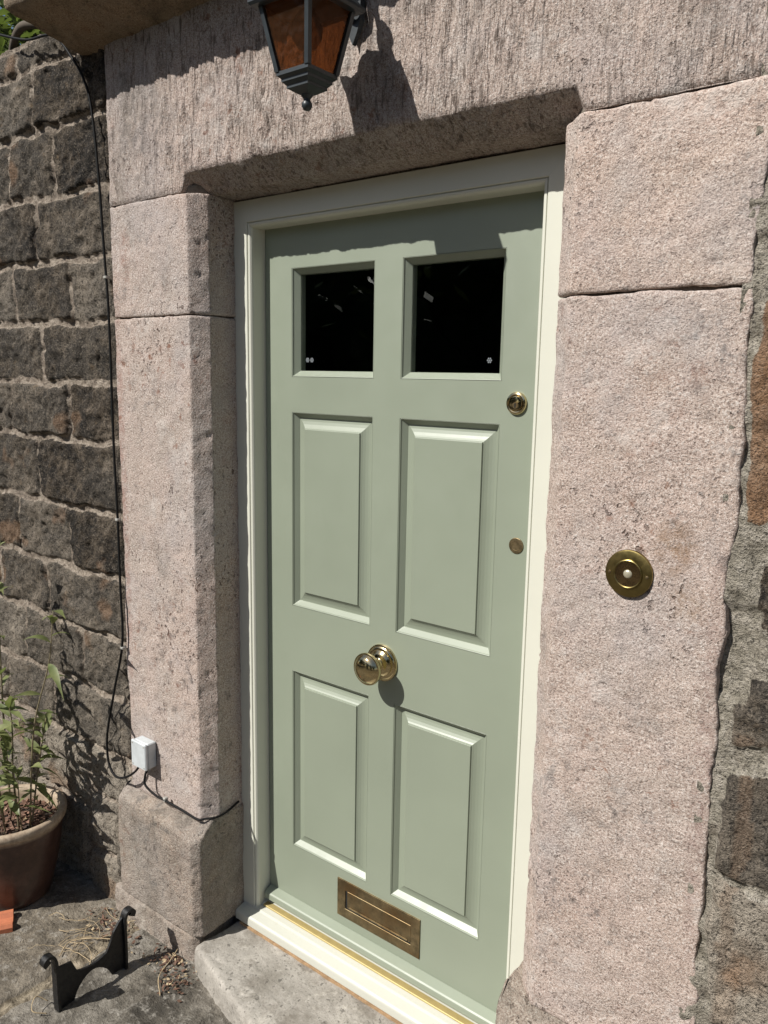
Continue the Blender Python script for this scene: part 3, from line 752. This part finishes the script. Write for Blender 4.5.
# ------------------------------------------------------------------ doorbell
BX, BZ = .7265, 1.2555
bell = empty('doorbell', (BX, -.191, BZ), 'round antique brass doorbell with white push on the right stone jamb', 'doorbell')
YB = -.1915
smooth_angle(MB().lathe([(.0445, 0), (.0450, .0035), (.0440, .0060), (.0415, .0070), (.0275, .0078), (.0268, .0105), (.0255, .0112), (.0240, .0100), (.0238, .004)], front(BX, BZ, YB), 80).build('back_plate', M['bell'], bell), 35)
smooth_angle(MB().lathe([(.0239, .0095), (.0205, .0050), (.0160, .0028), (.0120, .0035), (.0108, .0065), (.0100, .0065), (.0098, .002), (0, .002)], front(BX, BZ, YB), 64).build('cup', M['bell_in'], bell), 50)
smooth_angle(MB().lathe([(.0088, .003), (.0088, .0085), (.0075, .0108), (.0045, .0122), (0, .0127)], front(BX, BZ, YB), 40).build('push', M['push'], bell), 50)
for sx in (-1, 1):
    sc_ = smooth_angle(MB().lathe([(.0032, 0), (.0030, .0009), (.0016, .0012), (0, .0012)], front(BX + sx * .0355, BZ - .001, YB - .0072), 20).build('screw', M['brass_dull'], bell), 50)

# ------------------------------------------------------------------ wall lantern
LX, LY = .053, -.346
lan = empty('wall_lantern', (LX, -.2, 2.2), 'charcoal coach lantern with amber glass hanging in front of the lintel', 'wall lantern')
def frustum(mb, h0, z0, h1, z1, cx=LX, cy=LY):
    V = [(cx + sx * h, cy + sy * h, z) for h, z in ((h0, z0), (h1, z1)) for sx, sy in ((-1, -1), (1, -1), (1, 1), (-1, 1))]
    return mb.add(V, [(3, 2, 1, 0), (4, 5, 6, 7)] + [(i, (i + 1) % 4, 4 + (i + 1) % 4, 4 + i) for i in range(4)])
mb = MB()
for a in [(.0435, 2.1955, .0435, 2.2030), (.0365, 2.1905, .0425, 2.1954), (.0365, 2.1850, .0365, 2.1904), (.0290, 2.1785, .0350, 2.1849), (.0290, 2.1735, .0290, 2.1784), (.012, 2.1640, .0280, 2.1734)]: frustum(mb, *a)
mb.build('base_tier', M['lamp'], lan)
smooth_angle(MB().lathe([(0, 2.1335), (.0070, 2.1355), (.0108, 2.1420), (.0102, 2.1485), (.0070, 2.1525), (.0065, 2.1560), (.0115, 2.1610), (.0125, 2.1650)], UP(LX, LY), 24).build('finial', M['lamp'], lan), 50)
for sx, sy in ((-1, -1), (1, -1), (1, 1), (-1, 1)):
    b = MB(); w = .0050
    V = []
    for h, z in ((.0405, 2.2020), (.0640, 2.3270)):
        cx, cy = LX + sx * h, LY + sy * h
        V += [(cx - w, cy - w, z), (cx + w, cy - w, z), (cx + w, cy + w, z), (cx - w, cy + w, z)]
    b.add(V, [(3, 2, 1, 0), (4, 5, 6, 7)] + [(i, (i + 1) % 4, 4 + (i + 1) % 4, 4 + i) for i in range(4)]); b.build('corner_bar', M['lamp'], lan)
for k, (sx, sy) in enumerate(((0, -1), (1, 0), (0, 1), (-1, 0))):
    V = []
    for d in (0, .002):
        for h, z in ((.038, 2.2030), (.0620, 2.3260)):
            hh = h + .002 - d
            for s in (-1, 1):
                V.append((LX + sx * hh + (s * h if sx == 0 else 0), LY + sy * hh + (s * h if sy == 0 else 0), z))
    MB().add(V, [(0, 1, 3, 2), (6, 7, 5, 4), (0, 4, 5, 1), (2, 3, 7, 6), (0, 2, 6, 4), (1, 5, 7, 3)]).build('glass_pane', M['amber'], lan)
mb = MB()
for a in [(.0790, 2.3215, .0830, 2.3265), (.0830, 2.3266, .0830, 2.3315), (.0800, 2.3316, .0560, 2.3640), (.0580, 2.3641, .0540, 2.3700), (.0535, 2.3701, .0300, 2.4200), (.0320, 2.4201, .0300, 2.4260), (.0290, 2.4261, .0120, 2.4440)]: frustum(mb, *a)
mb.build('roof', M['lamp'], lan)
smooth_angle(MB().lathe([(.011, 2.444), (.008, 2.450), (.018, 2.458), (.022, 2.470), (.018, 2.483), (.007, 2.490), (.006, 2.498), (0, 2.504)], UP(LX, LY), 24).build('top_knob', M['lamp'], lan), 50)
smooth_angle(MB().lathe([(.0, 2.245), (.018, 2.250), (.030, 2.268), (.032, 2.288), (.024, 2.306), (.014, 2.318), (.014, 2.330)], UP(LX, LY), 32).build('bulb', M['bulb'], lan), 60)
mb = MB()
mb.tube(catmull([(LX, LY, 2.452), (LX, LY + .05, 2.478), (LX, LY + .11, 2.462), (LX, -.205, 2.425)], 8), .008, 10)
mb.tube(catmull([(LX, -.207, 2.345), (LX, -.235, 2.37), (LX, -.262, 2.41), (LX, -.275, 2.455), (LX, -.255, 2.47)], 8), .0055, 8)
smooth_angle(mb.build('arm', M['lamp'], lan))
pl = [(-.024, 2.345), (-.014, 2.322), (0, 2.300), (.014, 2.322), (.024, 2.345), (.026, 2.43), (.018, 2.46), (0, 2.475), (-.018, 2.46), (-.026, 2.43)]
mb = MB(); mb.prism(pl, lambda p, t: (LX + p[0] * (1 - .15 * (t > 0)), -.196 - t, p[1]), .011); mb.build('back_plate', M['lamp'], lan)

# ------------------------------------------------------------------ cables and junction box
def cable(pts, r, name, label, y_clip=()):
    o = MB().tube(catmull(pts, 10), r, 8).build(name, M['cable'], None, True, origin=pts[0]); return tag(o, label, 'cable')
px1 = PX1 = [(-1.42, -.21, 2.655), (-1.25, -.215, 2.60), (-1.10, -.215, 2.578), (-1.005, -.212, 2.495), (-.955, -.206, 2.42), (-.931, -.204, 2.333), (-.912, -.204, 2.16), (-.900, -.204, 1.96), (-.892, -.202, 1.76), (-.894, -.202, 1.40), (-.889, -.202, 1.18), (-.886, -.204, .94), (-.884, -.206, .76), (-.922, -.216, .60), (-.962, -.222, .45), (-.968, -.224, .375), (-.955, -.226, .325), (-.915, -.230, .302), (-.865, -.228, .315), (-.822, -.222, .345), (-.800, -.214, .375)]
c1 = cable(px1, .0038, 'wall_cable', 'long black cable running down between dark wall and left jamb into the grey box')
px2 = [(-.762, -.214, .375), (-.768, -.220, .350), (-.762, -.224, .322), (-.715, -.220, .302), (-.68, -.214, .297), (-.60, -.208, .290), (-.535, -.2035, .283), (-.515, -.190, .286), (-.4935, -.165, .288), (-.4925, -.12, .289), (-.494, -.075, .300)]
c2 = cable(px2, .0036, 'low_cable', 'short black cable from the grey box along the jamb foot towards the door frame')
jb = empty('junction_box', (-.78, -.19, .42), 'small pale grey plastic junction box low on the left jamb', 'junction box')
b = MB(); b.box(-.818, -.746, -.222, -.190, .378, .462, .003); b.build('box_body', M['pbox'], jb)
b = MB(); b.box(-.8195, -.7445, -.233, -.2221, .3765, .4635, .003); b.build('box_lid', M['pbox'], jb)
for sx_, sz_ in ((-.811, .385), (-.753, .385), (-.753, .455), (-.811, .455)): MB().lathe([(.0032, 0), (.0028, .0006), (.001, .0002), (0, .0002)], front(sx_, sz_, -.2331), 12).build('lid_screw', M['clip'], jb)
b = MB(); b.lathe([(.006, 0), (.006, .010), (.0045, .012)], ((-.800, -.207, .379), (1, 0, 0), (0, 1, 0), (0, 0, -1)), 14); b.build('cable_gland', M['clip'], jb)
b = MB(); b.lathe([(.006, 0), (.006, .010), (.0045, .012)], ((-.762, -.207, .379), (1, 0, 0), (0, 1, 0), (0, 0, -1)), 14); b.build('cable_gland', M['clip'], jb)
for i, (x, y, z, lab) in enumerate([(-.680, -.211, .299, 'grey clip holding the low cable right of the junction box'), (-.898, -.203, 1.88, 'grey clip on the long cable high beside the left jamb'), (-.889, -.203, 1.155, 'grey clip on the long cable at mid height of the left jamb'), (-.8845, -.206, .742, 'grey clip on the long cable where it bends away from the jamb')]):
    b = MB()
    if i == 0: b.box(x - .006, x + .006, y - .006, y + .008, z - .008, z + .006, .002)
    else: b.box(x - .007, x + .007, y - .005, y + .010, z - .004, z + .004, .0015)
    tag(b.build('cable_clip', M['clip'], None, origin=(x, y, z)), lab, 'cable clip', 'clips holding the black cables')

# ------------------------------------------------------------------ terracotta pot with bark mulch and plant
PXc, PYc = -1.289, -.403
pot = empty('plant_pot', (PXc, PYc, GZ), 'round brown glazed terracotta pot with pale rim at the lower left', 'plant pot')
pp = [(.095, GZ + .012), (.112, GZ + .014), (.120, GZ + .03), (.138, GZ + .10), (.155, GZ + .18), (.165, GZ + .25), (.168, .075), (.168, .088), (.176, .092), (.180, .098), (.1815, .108), (.180, .118), (.175, .123), (.166, .1235), (.158, .120), (.153, .110), (.151, .09), (.148, .03), (.10, .02)]
mb = MB().lathe(pp, UP(PXc, PYc), 72)
V = np.array(mb.V); rr = (V[:, 2] > .087).astype(float)
w = np.arctan2(V[:, 1] - PYc, V[:, 0] - PXc); k = 1 + .012 * np.sin(2 * w + .6) + .006 * np.sin(5 * w); V[:, 0] = PXc + (V[:, 0] - PXc) * k; V[:, 1] = PYc + (V[:, 1] - PYc) * k
o = build('pot_body', V, mb.F, M['pot'], pot, True, attrs={'rim': rr})
def disc(X, Y):
    P = np.c_[X, Y, 0 * X]; return np.c_[X, Y, .062 + fbm(P, 30, 3, 4) * .006], {}
rg = []; Fd = []; nseg = 40
rad = np.linspace(0.001, .152, 18)
for r in rad:
    for k in range(nseg): rg.append((PXc + r * math.cos(2 * PI * k / nseg), PYc + r * math.sin(2 * PI * k / nseg), 0))
rg = np.array(rg); rg[:, 2] = .062 + fbm(rg, 30, 3, 4) * .007
for i in range(len(rad) - 1):
    for k in range(nseg): Fd.append((i * nseg + k, (i + 1) * nseg + k, (i + 1) * nseg + (k + 1) % nseg, i * nseg + (k + 1) % nseg))
build('soil', rg, Fd, M['soil'], pot, True)
for o_ in [(0.0, .13), (2.2, .13), (4.2, .13)]:
    b = MB(); x = PXc + .088 * math.cos(o_[0]); y = PYc + .088 * math.sin(o_[0]); b.box(x - .02, x + .02, y - .012, y + .012, GZ - .002, GZ + .016, .003); b.build('pot_foot', M['pot'], pot)
def chips(name, n, mat, place, smin, smax, parent, seed, flat=.25):
    r = random.Random(seed); mb = MB()
    for i in range(n):
        x, y, z = place(r); L = r.uniform(smin, smax); W = L * r.uniform(.3, .7); T = L * flat * r.uniform(.5, 1)
        a = r.uniform(0, 2 * PI); t1 = r.uniform(-.5, .5); t2 = r.uniform(-.4, .4)
        R = Matrix.Rotation(a, 3, 'Z') @ Matrix.Rotation(t1, 3, 'X') @ Matrix.Rotation(t2, 3, 'Y')
        V = []
        for s in (-1, 1):
            for px_, py_ in ((-1, -.6), (.2, -1), (1, .2), (-.2, 1)):
                v = R @ Vector((px_ * L / 2, py_ * W / 2 * r.uniform(.6, 1.1), s * T / 2)); V.append((x + v.x, y + v.y, z + v.z))
        mb.add(V, [(3, 2, 1, 0), (4, 5, 6, 7), (0, 1, 5, 4), (1, 2, 6, 5), (2, 3, 7, 6), (3, 0, 4, 7)])
    return mb.build(name, mat, parent)
def inpot(r):
    a = r.uniform(0, 2 * PI); q = .146 * math.sqrt(r.random()); return PXc + q * math.cos(a), PYc + q * math.sin(a), .070 + r.uniform(0, .008)
tag(chips('bark_mulch', 420, M['chip'], inpot, .010, .030, None, 5), 'brown bark chips mulching the soil in the terracotta pot', 'mulch', kind='stuff')
tag(chips('wood_chips', 26, M['chip2'], inpot, .010, .024, None, 9), 'pale wood chips scattered on the bark in the pot', 'mulch', kind='stuff')

def leaf_geo(mb, base, d, L, W, droop, r):
    d = np.array(d, float); d /= np.linalg.norm(d); side = np.cross(d, (0, 0, 1)); side /= np.linalg.norm(side) + 1e-9
    tilt = r.uniform(-.5, .5); side = side * math.cos(tilt) + np.cross(side, d) * math.sin(tilt)
    V = []; p = np.array(base, float); n = 6
    wd = [0.12, .7, 1, .85, .5, .22, 0.02]
    for i in range(n + 1):
        t = i / n
        c = p + d * L * t + np.array([0, 0, -droop * L * t * t])
        up = np.cross(side, d) * (.12 * W * wd[i])
        V += [c - side * W * wd[i] / 2 - up * -1, c, c + side * W * wd[i] / 2 + up]
    F = []
    for i in range(n): F += [(3 * i, 3 * i + 1, 3 * i + 4, 3 * i + 3), (3 * i + 1, 3 * i + 2, 3 * i + 5, 3 * i + 4)]
    mb.add(V, F)
pt = empty('bamboo_plant', (PXc, PYc, .065), 'slender leafy green plant growing in the terracotta pot', 'plant')
r = random.Random(23)
stems = [((-1.23, -.36, .065), (-1.22, -.34, .22), (-1.19, -.33, .36), (-1.17, -.32, .46), .0034),
         ((-1.25, -.47, .065), (-1.26, -.50, .25), (-1.28, -.52, .40), (-1.29, -.53, .50), .0034),
         ((-1.215, -.375, .065), (-1.13, -.385, .45), (-1.035, -.372, .70), (-1.005, -.365, .875), .0034),
         ((-1.24, -.40, .065), (-1.235, -.41, .28), (-1.20, -.42, .45), (-1.19, -.43, .55), .004),
         ((-1.30, -.42, .065), (-1.33, -.43, .35), (-1.38, -.44, .60), (-1.42, -.45, .85), .0045),
         ((-1.33, -.38, .065), (-1.36, -.37, .40), (-1.37, -.36, .75), (-1.36, -.35, 1.05), .0045),
         ((-1.25, -.44, .065), (-1.22, -.47, .20), (-1.20, -.50, .32), (-1.20, -.52, .40), .003),
         ((-1.20, -.41, .065), (-1.185, -.42, .18), (-1.175, -.425, .26), (-1.17, -.43, .31), .0026),
         ((-1.29, -.46, .065), (-1.33, -.50, .40), (-1.36, -.53, .75), (-1.37, -.55, .98), .004)]
lm = []
for si, s in enumerate(stems):
    P = catmull(s[:4], 8); mb = MB(); mb.tube(P, [s[4] * (1 - .6 * i / len(P)) for i in range(len(P))], 7)
    mb.build('stem', M['stem'], pt, True)
    lf = MB(); n = len(P); tot = 22 if si not in (6, 7) else 7
    if si == 2: tot = 13
    for k in range(tot):
        t = .22 + .78 * k / (tot - 1)
        if si == 2: t = [.16, .24, .34, .44, .52, .60, .70, .80, .86, .92, .95, .98, 1.0][k]
        p = P[min(n - 1, int(t * (n - 1)))]
        a = r.uniform(0, 2 * PI); el = r.uniform(-.15, .75) + (.5 if t > .9 else 0)
        leaf_geo(lf, p, (math.cos(a) * math.cos(el), math.sin(a) * math.cos(el) * .8, math.sin(el)), r.uniform(.075, .135) * (.8 if t > .9 else 1), r.uniform(.020, .031), r.uniform(.1, .6), r)
    lf.build('leaves', M['leaf'], pt, True)

# terracotta tile fragment next to the pot
b = MB(); pr_ = []
prof_t = [(0, 0), (.0, .018), (.012, .030), (.03, .030), (.045, .016), (.075, .014), (.09, .026), (.11, .030), (.12, .018), (.12, .0)]
b.prism(prof_t, lambda p, t: (-1.180 + p[0] * .68 - t * .49, -.465 - p[0] * .38 - t * .87, GZ + .012 + p[1] * .85), .215)
tag(b.build('roof_tile', M['tile'], None, origin=(-1.2, -.55, GZ)), 'orange terracotta tile fragment lying in front of the pot', 'roof tile')

# ------------------------------------------------------------------ cast iron boot scraper
bs = empty('boot_scraper', (-.69, -.48, GZ), 'black cast iron boot scraper with two scrolled posts on the flagstones', 'boot scraper')
Ya, Yb = -.592, -.372; ZG = GZ + .012
def yz(p, t): return (-.689 + t, p[0], p[1])
yy = lambda u: Ya + (Yb - Ya) * u
bp = [(yy(.02), ZG), (yy(.02), ZG + .135), (yy(.22), ZG + .128), (yy(.27), ZG + .100)] + [(yy(.30 + .42 * k / 6), ZG + .088 - .010 * math.sin(PI * k / 6)) for k in range(7)] + [(yy(.78), ZG + .110), (yy(.84), ZG + .140), (yy(.93), ZG + .163), (yy(.98), ZG + .170), (yy(.98), ZG), (yy(.80), ZG)] + [(yy(.80 - .58 * k / 12), ZG + .062 * math.sin(PI * k / 12) ** .7) for k in range(1, 12)] + [(yy(.22), ZG)]
b = MB(); b.prism(bp, yz, .007); b.build('blade', M['iron'], bs)
for y0, sgn in ((Ya, -1), (Yb, 1)):
    b = MB()
    pts = [(y0 - sgn * .002, ZG - .002), (y0, ZG + .05), (y0, ZG + .14), (y0 + sgn * .002, ZG + .165), (y0 + sgn * .010, ZG + .181), (y0 + sgn * .023, ZG + .183), (y0 + sgn * .029, ZG + .173), (y0 + sgn * .024, ZG + .164)]
    pts = catmull([(-.6855, p[0], p[1]) for p in pts], 5); n = len(pts); V = []; 
    for i, p in enumerate(pts):
        t = pts[min(i + 1, n - 1)] - pts[max(0, i - 1)]; t /= np.linalg.norm(t); nn = np.array([0, -t[2], t[1]])
        wd = .013 - .0015 * (i / n); th = .0042 + .0062 * sstep(.62, .9, np.array(i / n))
        for a, c in ((-1, -1), (1, -1), (1, 1), (-1, 1)): V.append(p + np.array([a * wd, 0, 0]) + nn * c * th)
    F = [(i * 4 + k, i * 4 + (k + 1) % 4, (i + 1) * 4 + (k + 1) % 4, (i + 1) * 4 + k) for i in range(n - 1) for k in range(4)] + [(3, 2, 1, 0), (n * 4 - 4, n * 4 - 3, n * 4 - 2, n * 4 - 1)]
    b.add(V, F); smooth_angle(b.build('scroll_post', M['iron'], bs), 50)

# ------------------------------------------------------------------ litter on the paving
r = random.Random(77); mb = MB()
for k in range(22):
    x = r.gauss(-.885, .075); y = r.gauss(-.36, .055); a = r.gauss(.9, .8); L = r.uniform(.05, .17); c = r.uniform(-.9, .9)
    pts = []
    for i in range(8):
        t = i / 7 - .5; pts.append((x + math.cos(a + c * t) * L * t, min(-.20, y + math.sin(a + c * t) * L * t), GZ + .019 + .006 * r.random() + .008 * (1 - 4 * t * t) * r.random()))
    mb.tube(catmull(pts, 3), r.uniform(.0006, .0012), 5)
for a0 in ([(-.87, -.48, -.178), (-.90, -.43, -.176), (-.86, -.38, -.172), (-.80, -.33, -.176)], [(-.60, -.24, -.165), (-.585, -.28, -.172), (-.56, -.34, -.176), (-.50, -.38, -.180)], [(-.72, -.60, -.170), (-.74, -.625, -.150), (-.715, -.65, -.165), (-.69, -.62, -.18)]):
    mb.tube(catmull(a0, 8), .0016, 5)
tag(mb.build('dry_straw', M['straw'], None, True), 'dry straw and grass stalks littering the flagstones by the wall foot', 'straw', kind='stuff')
def lit(r):
    q = r.random()
    if q < .45: x, y = r.gauss(-.86, .06), r.gauss(-.30, .03)
    elif q < .8: x, y = r.gauss(-.60, .035), r.gauss(-.275, .025)
    else: x, y = r.gauss(-.505, .03), r.gauss(-.31, .03)
    return x, min(-.25, y), GZ + .018 + r.random() * .006
tag(chips('leaf_litter', 190, M['dleaf'], lit, .006, .020, None, 31, .12), 'crumbled brown leaves gathered at the wall foot', 'leaf litter', kind='stuff')
tag(chips('pale_litter', 90, M['straw'], lit, .006, .018, None, 37, .12), 'pale dry leaf flakes beside the step and wall', 'leaf litter', kind='stuff')

# ------------------------------------------------------------------ foliage on top of the wall
iv = empty('wall_top_shrub', (-1.6, .1, 2.62), 'sunlit green foliage growing over the top of the dark wall', 'shrub')
r = random.Random(4); lf = MB()
for k in range(5200):
    p = (r.gauss(-1.60, .28), r.uniform(-.10, .50), 2.60 + abs(r.gauss(0, .24)))
    a = r.uniform(0, 2 * PI); el = r.uniform(-.8, .8)
    leaf_geo(lf, p, (math.cos(a) * math.cos(el), math.sin(a) * math.cos(el), math.sin(el)), r.uniform(.03, .06), r.uniform(.02, .04), .3, r)
lf.build('leaves', M['ivy'], iv, True)
b = MB()
for k in range(7):
    x = -2.0 + .12 * k; b.tube(catmull([(x, .2, 2.56), (x + .05, .1, 2.64), (x + r.uniform(-.1, .3), r.uniform(-.1, .1), 2.72), (x + r.uniform(0, .4), r.uniform(-.1, .2), 2.85)], 6), [.012 - .009 * i / 18 for i in range(19)], 6)
b.tube(catmull([(-1.52, -.12, 2.62), (-1.42, -.16, 2.655), (-1.34, -.17, 2.675), (-1.25, -.14, 2.665)], 8), .013, 8)
b.build('branches', M['bark'], iv, True)

# ------------------------------------------------------------------ trees across the garden (reflected in the panes and brass)
r = random.Random(9)
def tree(x, y, H, R, lab):
    root = empty('garden_tree', (x, y, GZ - .05), lab, 'tree', 'trees across the garden'); zc = H - R
    b = MB(); b.tube(catmull([(x, y, GZ - .05), (x + .1, y, zc * .5), (x - .1, y + .1, zc), (x, y, zc + R * .6)], 6), [.22 - .008 * i for i in range(19)], 9)
    for k in range(7):
        a = k * .9; b.tube([(x, y, zc * .7), (x + math.cos(a) * R * .4, y + math.sin(a) * R * .4, zc + .1 * R), (x + math.cos(a) * R * .8, y + math.sin(a) * R * .8, zc + .5 * R * math.sin(k))], [.10, .06, .02], 6)
    b.build('trunk', M['bark'], root, True)
    lf = MB(); cl = [(r.gauss(0, .45) * R, r.gauss(0, .45) * R, zc - .2 * R + r.gauss(0, .5) * R) for _ in range(22)]
    for c in cl:
        for q in range(75):
            p = (x + c[0] + r.gauss(0, .22) * R, y + c[1] + r.gauss(0, .22) * R, max(.1, c[2] + r.gauss(0, .18) * R))
            a = r.uniform(0, 2 * PI); el = r.uniform(-1, 1); d = np.array((math.cos(a), math.sin(a), el)); s = r.uniform(.10, .22)
            u = np.cross(d, (0, 0, 1)); u /= np.linalg.norm(u); P0 = np.array(p)
            lf.add([P0 - u * s * .4, P0 + d * s * .6 - u * 0, P0 + u * s * .4, P0 - d * s * .6], [(0, 1, 2, 3)])
    for c in [(0, 0, zc)] + cl[:14]:
        k = R * (.62 if c[0] == 0 else .34)
        pr = [(k * math.sin(PI * q / 8) + 1e-4 * (q in (0, 8)), -k * math.cos(PI * q / 8)) for q in range(9)]
        n0 = len(lf.V); lf.lathe(pr, UP(x + c[0] * .8, y + c[1] * .8, max(k * .8, c[2])), 12)
        V_ = np.array(lf.V[n0:]); V_ += (fbm(V_, 1.7, 3, 5) * .35)[:, None] * np.array([1, 1, .6]); lf.V[n0:] = [tuple(v) for v in V_]
    lf.build('crown', M['tree'], root)
for i, (x, y, H, R) in enumerate([(-9, -6.5, 5.6, 2.3), (-7.6, -8.0, 5.4, 2.2), (-6.5, -9.5, 6.0, 2.6), (-2.5, -11.5, 5.8, 2.6), (2.0, -12, 6.0, 2.7), (6.5, -9.5, 5.5, 2.5), (-11, -2.5, 5.5, 2.3)]):
    tree(x, y, H, R, 'broad dark leafy tree across the garden reflected in the door panes')

# ------------------------------------------------------------------ camera
CAM = [1.244196, -1.59714, 1.60683]
Mr = [[0.78666539, 0.6171441, 0.01705064], [0.11748006, -0.12252292, -0.98548799], [-0.606099, 0.7772524, -0.16888667]]
cd = bpy.data.cameras.new('camera'); cam = bpy.data.objects.new('camera', cd); COL.objects.link(cam)
Rm = Matrix((Mr[0], [-v for v in Mr[1]], [-v for v in Mr[2]])).transposed()
cam.matrix_world = Matrix.Translation(CAM) @ Rm.to_4x4()
cd.sensor_fit = 'VERTICAL'; cd.sensor_height = 24; cd.lens = 792.34 / 1024 * 24
cd.clip_start = .02; cd.clip_end = 300
scene.camera = cam

# ------------------------------------------------------------------ light
w = bpy.data.worlds.new("World"); scene.world = w; w.use_nodes = True
nt = w.node_tree; bg = nt.nodes['Background']; sky = nt.nodes.new('ShaderNodeTexSky'); sky.sky_type = 'NISHITA'; sky.sun_disc = False
sky.sun_elevation = math.atan2(1.085, math.hypot(.455, 1)); sky.sun_rotation = math.atan2(-.455, -1.0) % (2 * PI)
nt.links.new(sky.outputs[0], bg.inputs[0]); bg.inputs[1].default_value = .066
sd = bpy.data.lights.new('sun', 'SUN'); sd.energy = 5.0; sd.angle = math.radians(.5); sd.color = (1, .965, .905)
so = bpy.data.objects.new('sun', sd); COL.objects.link(so); so.location = (-3, -6, 7)
so.rotation_euler = Vector(SUN.tolist()).to_track_quat('-Z', 'Y').to_euler()
scene.view_settings.view_transform = 'Standard'; scene.view_settings.look = 'None'
scene.view_settings.gamma = 1; scene.view_settings.exposure = .27
